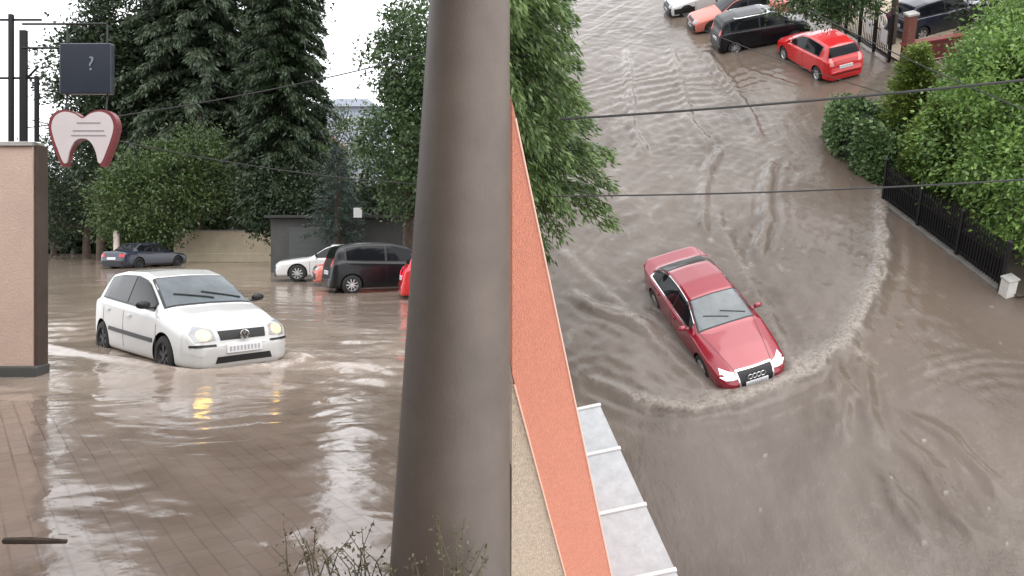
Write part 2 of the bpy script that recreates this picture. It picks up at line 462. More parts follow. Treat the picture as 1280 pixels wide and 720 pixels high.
def hatch_rear(c, lamp=M_tail, z=(.72, .98), lampw=.17, inner=.46, handle=True):
    for sg in (1, -1):
        c.patch('tail_light', lamp, [(sg * inner, z[0]), (sg * (inner + lampw), z[0]), (sg * (inner + lampw - .02), z[1]), (sg * (inner + .06), z[1])], 'B', .01)
    c.patch('rear_bumper_strip', M_black, trap(-.55, .55, .40, .445), 'B', .006)
    c.plate('B', .66)

def front_face(c, head, grille, lampm=M_lamp, platez=.42, low=True):
    for sg in (1, -1):
        c.patch('headlight', lampm, [(sg * a, b) for a, b in head], 'F', .008)
    c.patch('grille', M_black, grille, 'F', .008)
    if low: c.patch('lower_grille', M_black, trap(-.42, .42, .25, .34, .03), 'F', .006)
    if platez: c.plate('F', platez)

# ------------------------------------------------------------------ foliage
def leaves_mesh(name, pos, dirs, size, aspect=.5):
    """one folded diamond leaf per row"""
    n = len(pos)
    d = dirs / (np.linalg.norm(dirs, axis=1, keepdims=True) + 1e-9)
    a = rng.normal(size=(n, 3)); s = np.cross(d, a); s /= np.linalg.norm(s, axis=1, keepdims=True) + 1e-9
    up = np.cross(s, d)
    L = (size * rng.uniform(.6, 1.3, n))[:, None]
    W = L * aspect * .5
    p0 = pos; p2 = pos + d * L
    mid = pos + d * L * .45
    p1 = mid + s * W + up * W * .35; p3 = mid - s * W + up * W * .35
    V = np.stack([p0, p1, p2, p3], 1).reshape(-1, 3)
    Fc = np.arange(n * 4).reshape(n, 4)
    return np_mesh(name, V, Fc)

def blob_points(ells, n, shell=.55):
    """points in a union of ellipsoids, weighted to the outside"""
    vol = np.array([e[3] * e[4] * e[5] for e in ells]); k = rng.choice(len(ells), n, p=vol / vol.sum())
    E = np.array(ells)[k]
    d = rng.normal(size=(n, 3)); d /= np.linalg.norm(d, axis=1, keepdims=True)
    r = rng.uniform(shell ** 3, 1, n) ** (1 / 3)
    return E[:, :3] + d * E[:, 3:] * r[:, None], d

def make_tree(name, label, cat, M, loc, ells, ncl, per, leaf, m, trunk_h, trunk_r=.14, spread=.35, droop=0., aspect=.5, group=None, limbs=14, shell=.5, keep=None, lean=(0, 0)):
    root = empty(name, label, cat, M, loc, 0, group)
    C, D = blob_points(ells, ncl, shell)
    if keep is not None:
        ok = keep(C); C, D = C[ok], D[ok]
    k = np.repeat(np.arange(len(C)), per)
    n = len(k)
    sc = rng.uniform(.6, 1.3, len(C))[k][:, None]
    off = rng.normal(size=(n, 3)) * spread * sc
    off[:, 2] *= .7
    pos = C[k] + off
    if droop: pos[:, 2] -= droop * rng.uniform(0, 1, n) ** 2 * 1.2
    dirs = D[k] * .7 + rng.normal(size=(n, 3)) * .7 + np.array([0, 0, -droop * 1.5])
    if keep is not None:
        ok = keep(pos); pos, dirs = pos[ok], dirs[ok]
    mesh_obj('crown', leaves_mesh('crown', pos, dirs, np.full(len(pos), leaf), aspect), m, root)
    bm = bmesh.new()
    top = Vector((lean[0], lean[1], trunk_h))
    pts = [Vector((0, 0, -.3)), Vector((lean[0] * .2 + .03, lean[1] * .2, trunk_h * .35)), Vector((lean[0] * .6 - .03, lean[1] * .6 + .04, trunk_h * .7)), top]
    tube(bm, pts, [trunk_r * 1.2, trunk_r, trunk_r * .7, trunk_r * .3], 9)
    for i in rng.choice(len(C), min(limbs, len(C)), replace=False):
        e = Vector(C[i]); t = rng.uniform(.35, .95); s = pts[1].lerp(top, t)
        if e.z < s.z - .6: s = pts[0].lerp(pts[1], .8)
        mid = s.lerp(e, .5) + Vector((0, 0, .25))
        tube(bm, [s, mid, e], [trunk_r * .4, trunk_r * .25, trunk_r * .08], 6)
    bm_obj('trunk', bm, [M_bark], root, smooth=60)
    return root

def make_conifer(name, label, cat, M, loc, H, Rad, m, nb=130, per=130, leaf=.16, droop=.5, base=.08, tr=.16, aspect=.22, group=None, power=.8, hang=.5, keep=None):
    """whorled branches that carry hanging sprays"""
    root = empty(name, label, cat, M, loc, 0, group)
    P, D = [], []
    bm = bmesh.new()
    tube(bm, [(0, 0, -.3), (0.02, .02, H * .5), (0, 0, H * .98)], [tr * 1.2, tr * .75, .02], 9)
    for i in range(nb):
        t = base + (1 - base) * (i + rng.uniform(0, 1)) / nb
        z0 = H * t; L = Rad * (1 - t) ** power * rng.uniform(.75, 1.12) + .12
        a = i * 2.399 + rng.uniform(-.3, .3)
        u = np.array([math.cos(a), math.sin(a), 0])
        s = np.linspace(0, 1, 6)
        line = np.array([0, 0, z0])[None] + u[None] * (L * s)[:, None] + np.array([0, 0, 1])[None] * (L * (.15 * s - droop * s ** 2))[:, None]
        if i % 2 == 0 and (keep is None or keep(line).all()): tube(bm, [tuple(p) for p in line[::2]] + [tuple(line[-1])], [.035, .02, .012, .006], 5)
        n = int(per * (.35 + L / Rad))
        q = rng.uniform(.12, 1.02, n)
        base_p = np.stack([np.interp(q, s, line[:, j]) for j in range(3)], 1)
        side = np.cross(u, [0, 0, 1])
        sp = rng.normal(size=(n, 1)) * (.07 + .22 * L * (1.05 - q))[:, None] * .6
        base_p = base_p + side[None] * sp + rng.normal(size=(n, 3)) * .05
        base_p[:, 2] -= np.abs(rng.normal(size=n)) * .16 * hang
        P.append(base_p)
        D.append(u[None] * .8 + side[None] * sp * 2 + rng.normal(size=(n, 3)) * .3 + np.array([0, 0, -hang])[None])
    P = np.concatenate(P); D = np.concatenate(D)
    if keep is not None:
        ok = keep(P); P, D = P[ok], D[ok]
    mesh_obj('crown', leaves_mesh('crown', P, D, np.full(len(P), leaf), aspect), m, root)
    bm_obj('trunk', bm, [M_bark], root, smooth=60)
    return root

G_dark = leaf_mat('dark_needles', (.012, .024, .010), (.040, .065, .026))
G_mid = leaf_mat('mid_leaves', (.022, .045, .014), (.075, .125, .04))
G_shrub = leaf_mat('shrub_leaves', (.03, .055, .016), (.11, .165, .05))
G_soft = leaf_mat('soft_needles', (.022, .036, .020), (.075, .105, .055))
G_light = leaf_mat('light_leaves', (.045, .10, .020), (.23, .36, .085), trans=.3)
G_thuja = leaf_mat('thuja_sprays', (.06, .105, .016), (.21, .28, .06))
G_ivy = leaf_mat('ivy_leaves', (.04, .085, .025), (.18, .27, .11), .35)
G_cedar = leaf_mat('feathery_sprays', (.035, .07, .02), (.16, .235, .07))
G_blue = leaf_mat('blue_spruce', (.02, .036, .028), (.065, .095, .075))
G_weed = leaf_mat('weed_leaves', (.07, .065, .03), (.20, .18, .11))
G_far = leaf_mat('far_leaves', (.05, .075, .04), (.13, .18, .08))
#@@SCENE@@

# ================================================================== LEFT STREET
def waves(X, Y, comps):
    h = np.zeros_like(X)
    for (lam, ang, amp, ph) in comps:
        k = 2 * np.pi / lam
        h += amp * np.sin(k * (X * math.cos(ang) + Y * math.sin(ang)) + ph)
    return h

def comps(n, l0, l1, a0, ang, spread):
    out = []
    for _ in range(n):
        lam = math.exp(rng.uniform(math.log(l0), math.log(l1)))
        out.append((lam, ang + rng.normal() * spread, a0 * (lam / l1) ** .9 * rng.uniform(.5, 1.2), rng.uniform(0, 6.28)))
    return out

def smooth(a, b, x):
    t = np.clip((x - a) / (b - a), 0, 1); return t * t * (3 - 2 * t)

def grid_mesh(name, X, Y, Z, foam=None):
    ny, nx = X.shape
    V = np.stack([X, Y, Z], -1).reshape(-1, 3)
    i = np.arange(ny * nx).reshape(ny, nx)
    Fc = np.stack([i[:-1, :-1], i[:-1, 1:], i[1:, 1:], i[1:, :-1]], -1).reshape(-1, 4)
    me = np_mesh(name, V, Fc)
    me.shade_smooth()
    if foam is not None:
        at = me.attributes.new('foam', 'FLOAT', 'POINT'); at.data.foreach_set('value', foam.astype(np.float32).ravel())
    return me

def noise2(X, Y, scale, seed, octv=4):
    """value noise"""
    r = np.random.default_rng(seed); out = np.zeros_like(X); amp = 1
    for o in range(octv):
        T = r.uniform(-1, 1, (64, 64)); x = X / scale; y = Y / scale
        xi = np.floor(x).astype(int); yi = np.floor(y).astype(int); fx = x - xi; fy = y - yi
        fx = fx * fx * (3 - 2 * fx); fy = fy * fy * (3 - 2 * fy)
        g = lambda a, b: T[a % 64, b % 64]
        out += amp * (g(xi, yi) * (1 - fx) * (1 - fy) + g(xi + 1, yi) * fx * (1 - fy) + g(xi, yi + 1) * (1 - fx) * fy + g(xi + 1, yi + 1) * fx * fy)
        amp *= .5; scale *= .5
    return out

def poly_dist(X, Y, pts):
    """distance and side (positive = left of the line's direction)"""
    best = np.full(X.shape, 1e9); side = np.zeros_like(X); along = np.zeros_like(X); L = 0
    for (ax, ay), (bx, by) in zip(pts, pts[1:]):
        dx, dy = bx - ax, by - ay; l2 = dx * dx + dy * dy
        t = np.clip(((X - ax) * dx + (Y - ay) * dy) / l2, 0, 1)
        d = np.hypot(X - ax - t * dx, Y - ay - t * dy)
        c = np.sign(dx * (Y - ay) - dy * (X - ax))
        m = d < best
        best = np.where(m, d, best); side = np.where(m, c, side); along = np.where(m, L + t * math.sqrt(l2), along)
        L += math.sqrt(l2)
    return best, side, along, L

# ground sheet, street bed
bm = bmesh.new()
vs = [bm.verts.new(p) for p in ((-220, -12, -.45), (-.6, -12, -.45), (-.6, 260, -.45), (-220, 260, -.45))]; bm.faces.new(vs)
tag(bm_obj('ground', bm, mat('earth', (.12, .10, .08), .9, var=.2)), kind='structure')

def silt_f(X, Y):
    """how much of the paving lies under a skin of flowing silt"""
    return np.clip(smooth(-5.2, -2.4, X + .5 * noise2(X, Y, 1.6, 61)) * .8 + smooth(6.2, 8.4, Y) * .7 + .38 * noise2(X, Y, .9, 64, 4), 0, 1)
def pave_z(X, Y):
    yb = 8.5 + .22 * noise2(X, Y, 1.1, 3)
    z = np.where(Y > yb, -.10 * (Y - yb), .012 * np.minimum(yb - Y, 1)) + .004 * noise2(X, Y, .5, 9)
    s_ = silt_f(X, Y); ax = X + .35 * noise2(X, Y, 1.5, 23); ay = Y + .35 * noise2(X, Y, 1.5, 24)
    return np.maximum(z, -.3) + s_ * (.0045 * noise2(ax * .6, ay * 1.5, .45, 62, 3) + .0012 * np.sin(ay * 13 + 2.5 * noise2(X, Y, 1.2, 63)))
xs = np.linspace(-12, -.02, 420); ys = np.linspace(1.2, 11, 400)
X, Y = np.meshgrid(xs, ys)
pm = bpy.data.materials.new('wet_pavers'); pm.use_nodes = True
nt = pm.node_tree; N = nt.nodes; L = nt.links; p = N['Principled BSDF']
tc = N.new('ShaderNodeTexCoord'); mp = N.new('ShaderNodeMapping'); mp.inputs['Rotation'].default_value = (0, 0, R(53))
bt = N.new('ShaderNodeTexBrick'); bt.inputs['Scale'].default_value = 1
bt.inputs['Brick Width'].default_value = .25; bt.inputs['Row Height'].default_value = .135; bt.inputs['Mortar Size'].default_value = .007
bt.inputs['Color1'].default_value = (.21, .165, .14, 1); bt.inputs['Color2'].default_value = (.175, .135, .115, 1); bt.inputs['Mortar'].default_value = (.085, .068, .058, 1)
L.new(tc.outputs['Object'], mp.inputs[0]); L.new(mp.outputs[0], bt.inputs['Vector']); 
sa = N.new('ShaderNodeAttribute'); sa.attribute_name = 'foam'
sn = N.new('ShaderNodeTexNoise'); sn.inputs['Scale'].default_value = 1.4; sn.inputs['Detail'].default_value = 7; sn.inputs['Distortion'].default_value = .8
L.new(tc.outputs['Object'], sn.inputs['Vector'])
sr = N.new('ShaderNodeValToRGB'); sr.color_ramp.elements[0].position = .35; sr.color_ramp.elements[1].position = .68
sr.color_ramp.elements[0].color = (.185, .138, .108, 1); sr.color_ramp.elements[1].color = (.29, .228, .188, 1)
L.new(sn.outputs['Fac'], sr.inputs['Fac'])
sm = N.new('ShaderNodeMath'); sm.operation = 'MULTIPLY_ADD'; sm.inputs[1].default_value = .68; sm.inputs[2].default_value = .12
L.new(sa.outputs['Fac'], sm.inputs[0])
sx_ = N.new('ShaderNodeMixRGB'); L.new(sm.outputs[0], sx_.inputs[0]); L.new(bt.outputs['Color'], sx_.inputs[1]); L.new(sr.outputs['Color'], sx_.inputs[2])
L.new(sx_.outputs[0], p.inputs['Base Color'])
nz = N.new('ShaderNodeTexNoise'); nz.inputs['Scale'].default_value = 2.2; nz.inputs['Detail'].default_value = 5
L.new(tc.outputs['Object'], nz.inputs['Vector'])
mrg = N.new('ShaderNodeMapRange'); mrg.inputs[1].default_value = .4; mrg.inputs[2].default_value = .62; mrg.inputs[3].default_value = .05; mrg.inputs[4].default_value = .15
L.new(nz.outputs['Fac'], mrg.inputs[0]); L.new(mrg.outputs[0], p.inputs['Roughness'])
bp = N.new('ShaderNodeBump'); bp.inputs['Strength'].default_value = .35; bp.inputs['Distance'].default_value = .006; bp.invert = True
L.new(bt.outputs['Fac'], bp.inputs['Height'])
si = N.new('ShaderNodeMapRange'); si.inputs[3].default_value = .38; si.inputs[4].default_value = .05; L.new(sa.outputs['Fac'], si.inputs[0]); L.new(si.outputs[0], bp.inputs['Strength'])
n2 = N.new('ShaderNodeTexNoise'); n2.inputs['Scale'].default_value = 7; n2.inputs['Detail'].default_value = 4; L.new(tc.outputs['Object'], n2.inputs['Vector'])
bp2 = N.new('ShaderNodeBump'); bp2.inputs['Strength'].default_value = .16; bp2.inputs['Distance'].default_value = .02
L.new(n2.outputs['Fac'], bp2.inputs['Height']); L.new(bp.outputs['Normal'], bp2.inputs['Normal']); L.new(bp2.outputs['Normal'], p.inputs['Normal'])
tag(mesh_obj('pavement', grid_mesh('pavement', X, Y, pave_z(X, Y), silt_f(X, Y)), pm), kind='structure')

W_left = water_mat('muddy_water', (.185, .142, .113), (.30, .240, .198), (.50, .44, .39), .1, (1, .55, 1), .3, 6)
xs = np.linspace(-48, -.02, 760)
ys = 7.9 * (64 / 7.9) ** np.linspace(0, 1, 420)
X, Y = np.meshgrid(xs, ys)
wx = X + .5 * noise2(X, Y, 2.2, 21); wy = Y + .5 * noise2(X, Y, 2.2, 22)
fade = 1 / (1 + (Y / 26) ** 2)
Z = (waves(wx, wy, comps(16, .35, 2.4, .011, R(75), .7)) + .012 * noise2(X, Y * .8, .5, 5, 3)) * fade
rough = smooth(-4.8, -2, X) * (1 - smooth(9, 16, Y))
Z = Z * (.42 + .65 * rough) - .004
foam = np.clip(noise2(X * .55, Y * 1.5, .5, 31, 4) * .9 - .45, 0, 1) * rough * 1.2
foam = foam + np.clip(noise2(X * .4, Y * 1.3, .9, 33, 4) - .75, 0, 1) * 1.0
# wash along the white car and its bow wave
h = R(-43.4); hx, hy = math.cos(h), math.sin(h)
cx, cy = -5.23, 11.91
lx = (X - cx) * hx + (Y - cy) * hy; ly = -(X - cx) * hy + (Y - cy) * hx
bow = np.exp(-((lx - 2.25 + .25 * ly ** 2) / .2) ** 2) * np.exp(-(ly / 1.1) ** 2)
Z += .06 * bow; foam += .5 * bow
for s in (-1, 1):
    q = np.abs(s * ly - .85 - .16 * np.clip(1.9 - lx, 0, 9)); e = np.exp(-(q / .13) ** 2) * smooth(-7, -1, lx) * (1 - smooth(1.8, 2.3, lx))
    Z += .05 * e; foam += .55 * e
Z += .012 * np.sin(lx * 7 + 2 * np.abs(ly)) * np.exp(-(ly / 2.5) ** 2) * (lx < -1.6) * smooth(-9, -2, lx)
tag(mesh_obj('flood_water', grid_mesh('flood_water', X, Y, Z, np.clip(foam, 0, 1)), W_left), kind='structure')

# round porch column, tapering upward
bm = bmesh.new()
prof = [(.36, -.1), (.36, .04), (.325, .06)]
yc = 3.95
def colr(z): return .318 - (.318 - .213) * (z - .09) / 3.0
rings = []
for z in np.concatenate([[-.1], np.linspace(.0, 4.9, 30)]):
    r = colr(max(z, 0)); c = Vector((-r - .012, yc, z))
    rings.append([bm.verts.new(c + Vector((r * math.cos(a), r * math.sin(a), 0))) for a in np.linspace(0, 2 * math.pi, 64, endpoint=False)])
for q, w in zip(rings, rings[1:]):
    for k in range(64): bm.faces.new((q[k], q[(k + 1) % 64], w[(k + 1) % 64], w[k]))
bm.faces.new(rings[-1])
po = empty('porch', 'thick round grey brown porch column tapering upward in front of the flooded street', 'porch', ML, (-.3, yc, 0))
cm_ = bm_obj('column', bm, M_colm, po, smooth=50); cm_.location = (.3, -yc, 0)
for v in cm_.data.vertices: v.co.y += yc - yc
bm = bmesh.new(); box(bm, (-4.6, -3.4, 5.0), (9.7, 7.8, .2)); bm_obj('unseen_ceiling', bm, mat('unseen_ceiling_paint', (.16, .13, .11), .8, var=.1), po)  # ceiling out of view, added to darken the column and near paving
bm = bmesh.new(); box(bm, (-10.8, -7.1, 3.9), (22, .2, 8.0)); bm_obj('unseen_back_wall', bm, mat('unseen_back_wall_paint', (.22, .18, .15), .8, var=.1), po)  # wall behind the camera, added and widened to darken reflections on the cars

# wall end on the far left with railings on top
px0 = -6.2; py0 = 9.7
wl = empty('garden_wall', 'pale pinkish rendered wall end with dark edge at far left', 'wall', ML, (-6.80, 9.9, 0))
bm = bmesh.new(); box(bm, (-.94, -.08, 1.5), (2.96, .2, 3.0), bev=.01); bm_obj('wall', bm, M_pier, wl)
bm = bmesh.new(); box(bm, (.575, -.06, 1.5), (.06, .2, 3.04), bev=.006); bm_obj('edge_board', bm, mat('dark_brown_board', (.06, .042, .032), .6, var=.2), wl)
bm = bmesh.new(); box(bm, (-.95, -.08, 3.03), (3.0, .28, .06), bev=.01); bm_obj('coping', bm, M_conc, wl)
bm = bmesh.new(); box(bm, (-.91, -.09, .03), (3.06, .30, .20), bev=.02); bm_obj('plinth', bm, M_grey, wl)
rl = empty('railing', 'dark metal railing posts standing on the pale wall', 'railing', ML, (-6.4, 9.75, 3.06))
for u, v, w in ((14, 18, .05), (29.5, 38, .085), (46, 95, .04)):
    bm = bmesh.new(); hh = EYE + (288 - v) / F * 9.75 - 3.06
    box(bm, ((u - 640) / F * 9.75 + 6.4, 0, hh / 2), (w, .05, hh)); bm_obj('post', bm, M_metal, rl)
for v, u0, u1 in ((24, -40, 50), (97, -30, 47)):
    bm = bmesh.new(); z = EYE + (288 - v) / F * 9.75 - 3.06; a = (u0 - 640) / F * 9.75 + 6.4; b = (u1 - 640) / F * 9.75 + 6.4
    tube(bm, [(a, 0.03, z), (b, .03, z)], .016, 8); bm_obj('rail', bm, M_metal, rl)
bm = bmesh.new(); tube(bm, [((32 - 640) / F * 9.75 + 6.4, .04, .85), ((46 - 640) / F * 9.75 + 6.4, .04, 1.0)], .014, 6); bm_obj('brace', bm, M_metal, rl)

# hanging signs
def sp(u, v, y): return Vector(((u - 640) / F * y, y, EYE + (288 - v) / F * y))
sg = empty('hanging_sign', 'dark blue rectangular sign hanging in front of the trees', 'sign', ML, sp(108, 87, 9.6))
M_blue = mat('sign_blue', (.013, .018, .030), .3, coat=.4, var=.15)
bm = bmesh.new(); a, b = sp(77, 118, 9.6) - sg.location, sp(141, 55, 9.6) - sg.location
box(bm, ((a.x + b.x) / 2, 0, (a.z + b.z) / 2), (b.x - a.x, .1, b.z - a.z), bev=.012); bm_obj('panel', bm, M_blue, sg)
cu = bpy.data.curves.new('m', 'FONT'); cu.body = '?'; cu.size = .26; cu.extrude = .004; cu.align_x = 'CENTER'
to = bpy.data.objects.new('t', cu); COL.objects.link(to)
me = bpy.data.meshes.new_from_object(to.evaluated_get(bpy.context.evaluated_depsgraph_get())); bpy.data.objects.remove(to)
me.transform(Matrix.Translation((.09, -.056, -.02)) @ Matrix.Rotation(R(90), 4, 'X'))
mesh_obj('sign_mark', me, mat('sign_mark_grey', (.14, .16, .2), .5), sg)
for v in (30, 60):
    bm = bmesh.new(); q = sp(28, v, 9.68) - sg.location; w = sp(134, v, 9.68) - sg.location
    tube(bm, [q, w], .015, 8); bm_obj('bracket_arm', bm, M_metal, sg)
for u in (84, 134):
    bm = bmesh.new(); tube(bm, [sp(u, 30, 9.68) - sg.location, sp(u, 57, 9.63) - sg.location], .011, 6); bm_obj('hanger', bm, M_metal, sg)

ts = empty('tooth_sign', 'white tooth shaped dental sign with dark red rim', 'sign', ML, sp(106, 170, 9.55))
out = [(0, .62), (.28, .80), (.62, .86), (.90, .70), (1.02, .35), (.96, -.05), (.82, -.5), (.64, -.98), (.52, -1.0), (.44, -.62), (.30, -.30), (.12, -.14)]
out = out + [(-a, b) for a, b in out[::-1]][1:] if False else out + [(-a, b) for a, b in out[::-1] if a > 0]
def smooth_loop(P, n=5):
    P = np.array(P); m = len(P); o = []
    for i in range(m):
        p0, p1, p2, p3 = P[i - 1], P[i], P[(i + 1) % m], P[(i + 2) % m]
        for t in np.linspace(0, 1, n, endpoint=False):
            o.append(.5 * (2 * p1 + (p2 - p0) * t + (2 * p0 - 5 * p1 + 4 * p2 - p3) * t * t + (3 * p1 - p0 - 3 * p2 + p3) * t ** 3))
    return np.array(o)
loop = smooth_loop(out) * np.array([.43, .385])
bm = bmesh.new(); prism(bm, [tuple(q) for q in loop], lambda a, b, d: (a, d, b), -.05, .07); bm_obj('rim_case', bm, mat('dark_red_rim', (.16, .035, .04), .4), ts)
bm = bmesh.new(); prism(bm, [tuple(q) for q in loop * .9 + np.array([0, .004])], lambda a, b, d: (a, d, b), -.056, -.03); bm_obj('face', bm, mat('sign_white', (.50, .45, .45), .4, var=.06), ts)
bm = bmesh.new()
for z, w in ((.06, .40), (-.0, .44), (.16, .3)):
    box(bm, (.08, -.058, z), (w, .004, .016))
bm_obj('lettering', bm, mat('sign_grey', (.25, .22, .24), .5), ts)
for x in (-.26, .26):
    bm = bmesh.new(); tube(bm, [(x, .02, .30), (x + .0, .06, .56)], .012, 6); bm_obj('hanger', bm, M_metal, ts)

# driving white hatchback
c = Car(HATCH, M_white, 'hatchback_car', 'white hatchback with lit headlights driving through the brown flood', 'car', ML, (-5.23, 11.91, -.19), R(-43.4))
c.glazing((.84, .17), [(.66, -.30), (-.36, -1.42)], ('B', 1.06, 1.30, .60, .50), M_screen)
c.mirror(.66, .98, M_black); c.wipers(.86)
c.seams((.92, -.33, -1.2), (-.12, -1.02))
c.side('side_moulding', M_black, [(-.95, .50), (.80, .47), (.80, .53), (-.95, .56)], .012, res=.1)
front_face(c, [(.40, .57), (.66, .55), (.70, .66), (.60, .76), (.42, .70)], trap(-.33, .33, .56, .68, -.02), M_lamp, .44)
for s_ in (1, -1):
    c.patch('headlamp_bulb', M_lampon, [(s_ * (.54 + .085 * math.cos(a)), .64 + .065 * math.sin(a)) for a in np.linspace(0, 6.28, 14, endpoint=False)], 'F', .014)
    c.patch('bumper_strip', M_black, trap(s_ * .40, s_ * .72, .485, .515), 'F', .012)
c.patch('hood_seam', M_black, [(.60, .60), (.612, .60), (.70, .69), (.69, .70)], 'F', .002) if False else None
hatch_rear(c)
# round emblem on the grille
bm = bmesh.new(); xf = 1.985
tt = [(xf, .062 * math.cos(a), .62 + .062 * math.sin(a)) for a in np.linspace(0, 2 * math.pi, 25)]
tube(bm, tt, .008, 6)
for seg in ([(-.028, .05), (0, .005), (.028, .05)], [(-.052, .02), (-.024, -.052), (0, -.008), (.024, -.052), (.052, .02)]):
    tube(bm, [(xf, a, .62 + b) for a, b in seg], .006, 5)
bm_obj('emblem', bm, M_chrome, c.root, smooth=60)

# cars parked across the left street
PK = 'cars parked across the street'
c = Car(MINI, M_blk, 'hatchback_car', 'black hatchback with silver wheel parked beside the column, tail to the left', 'car', ML, (-3.95, 23.8, -.05), R(25), PK)
c.glazing((1.05, .5), [(.85, -.25), (-.32, -1.5)], ('B', 1.08, 1.42, .62, .52)); c.mirror(.9, 1.05, M_blk); c.seams((1.05, -.28), (-.1, -1.2)); hatch_rear(c, z=(.85, 1.12)); front_face(c, [(.42, .68), (.68, .66), (.66, .80), (.48, .80)], trap(-.35, .35, .6, .7))
c = Car(OLDSEDAN, M_salmon, 'sedan_car', 'faded salmon car parked between a white car and a black hatchback', 'car', ML, (-4.75, 26.3, -.05), R(198), PK)
c.glazing((.88, .2), [(.66, -.25), (-.31, -1.2)], ('T', -.98, -1.44)); c.mirror(.7, .95, M_black); c.seams((.95, -.28, -1.1), (-.1, -.95)); front_face(c, [(.44, .60), (.70, .60), (.70, .73), (.44, .73)], trap(-.40, .40, .6, .72)); c.patch('front_bumper', M_black, trap(-.7, .7, .30, .50, .02), 'F', .012)
c = Car(OLDSEDAN, M_white, 'sedan_car', 'white car parked nose left before the grey garage wall', 'car', ML, (-6.75, 28.6, .0), R(192), PK)
c.glazing((.88, .2), [(.66, -.25), (-.31, -1.2)], ('T', -.98, -1.44)); c.mirror(.7, .95, M_black); c.seams((.95, -.28, -1.1), (-.1, -.95)); front_face(c, [(.44, .60), (.70, .60), (.70, .73), (.44, .73)], trap(-.40, .40, .6, .72)); c.patch('front_bumper', M_black, trap(-.7, .7, .22, .56, .02), 'F', .012)
c.side('side_cladding', M_black, [(-1.9, .3), (1.9, .3), (1.9, .50), (-1.9, .52)], .008, res=.1) if False else None
c = Car(HATCH, M_bred, 'hatchback_car', 'bright red car peeking out from behind the grey column', 'car', ML, (-1.27, 21.55, -.1), R(12), PK)
c.glazing((.84, .17), [(.66, -.30), (-.36, -1.42)], ('B', 1.06, 1.30, .60, .50)); hatch_rear(c, M_tailon, z=(.66, .95)); c.mirror(.66, .98, M_bred)
c = Car(OLDSEDAN, M_navy, 'sedan_car', 'dark blue sedan far down the flooded street behind the white hatchback', 'car', ML, (-19.2, 39.0, -.1), R(72), PK)
c.glazing((.88, .2), [(.66, -.25), (-.31, -1.2)], ('T', -.98, -1.44)); c.mirror(.7, .95, M_black)
for s_ in (1, -1): c.patch('tail_light', M_tail, trap(min(s_ * .45, s_ * .72), max(s_ * .45, s_ * .72), .68, .82), 'B', .01)
c.plate('B', .6); c.patch('rear_bumper', M_black, trap(-.72, .72, .3, .5, .02), 'B', .01)

# walls behind
bm = bmesh.new(); box(bm, (0, 0, .85), (6.4, .3, 2.0), bev=.01); 
cw = empty('boundary_wall', 'low cream boundary wall with hedge above it', 'wall', ML, (-17.3, 45.0, 0), R(-4))
bm_obj('wall', bm, M_cream, cw)
bm = bmesh.new(); box(bm, (0, 0, 1.89), (6.5, .4, .08), bev=.01); bm_obj('coping', bm, M_conc, cw)
bm = bmesh.new(); box(bm, (0, -.17, .25), (6.42, .08, .5), bev=.01); bm_obj('plinth', bm, mat('pale_plinth', (.62, .53, .38), .7, var=.1), cw)
tag(bm_obj('gate_post', (lambda b: (box(b, (-13.75, 43.2, 1.15), (.35, .35, 2.3), bev=.02), b)[1])(bmesh.new()), mat('dark_gate_paint', (.05, .025, .02), .6)), 'dark brown gate post between cream wall and grey garage', 'post')
gw = empty('garage', 'dark grey rendered garage wall behind the parked cars', 'garage', ML, (-6.2, 33.8, 0))
bm = bmesh.new(); box(bm, (0, .9, 1.2), (9.4, 2.2, 2.5), bev=.02); bm_obj('wall', bm, M_grey, gw)
bm = bmesh.new(); box(bm, (0, .8, 2.52), (9.8, 2.7, .12), bev=.01); bm_obj('roof', bm, mat('dark_roof', (.03, .03, .03), .8), gw)
bm = bmesh.new(); box(bm, (-2.6, -.22, 1.05), (2.5, .04, 2.0))
for k in range(7): box(bm, (-2.6, -.245, .25 + .28 * k), (2.46, .012, .05))
bm_obj('garage_door', bm, mat('garage_door_paint', (.06, .065, .065), .5), gw)
ls = empty('notice_sign', 'small white square notice on a thin pole by the trees', 'sign', ML, (-6.55, 31.6, 0))
bm = bmesh.new(); tube(bm, [(0, .03, -.2), (0, .03, 2.85)], .025, 8); bm_obj('pole', bm, M_metal, ls)
bm = bmesh.new(); box(bm, (0, 0, 2.65), (.36, .025, .42), bev=.008); bm_obj('panel', bm, M_white, ls)
tag(bm_obj('bollard', (lambda b: (lathe(b, [(.16, -.3), (.16, 1.75), (.12, 1.86), (.0, 1.9)], c=(-21.9, 41.2, 0), seg=16), b)[1])(bmesh.new()), mat('pale_stone', (.5, .42, .38), .8, var=.1), smooth=40), 'pale pinkish bollard beside the dark blue sedan', 'bollard')

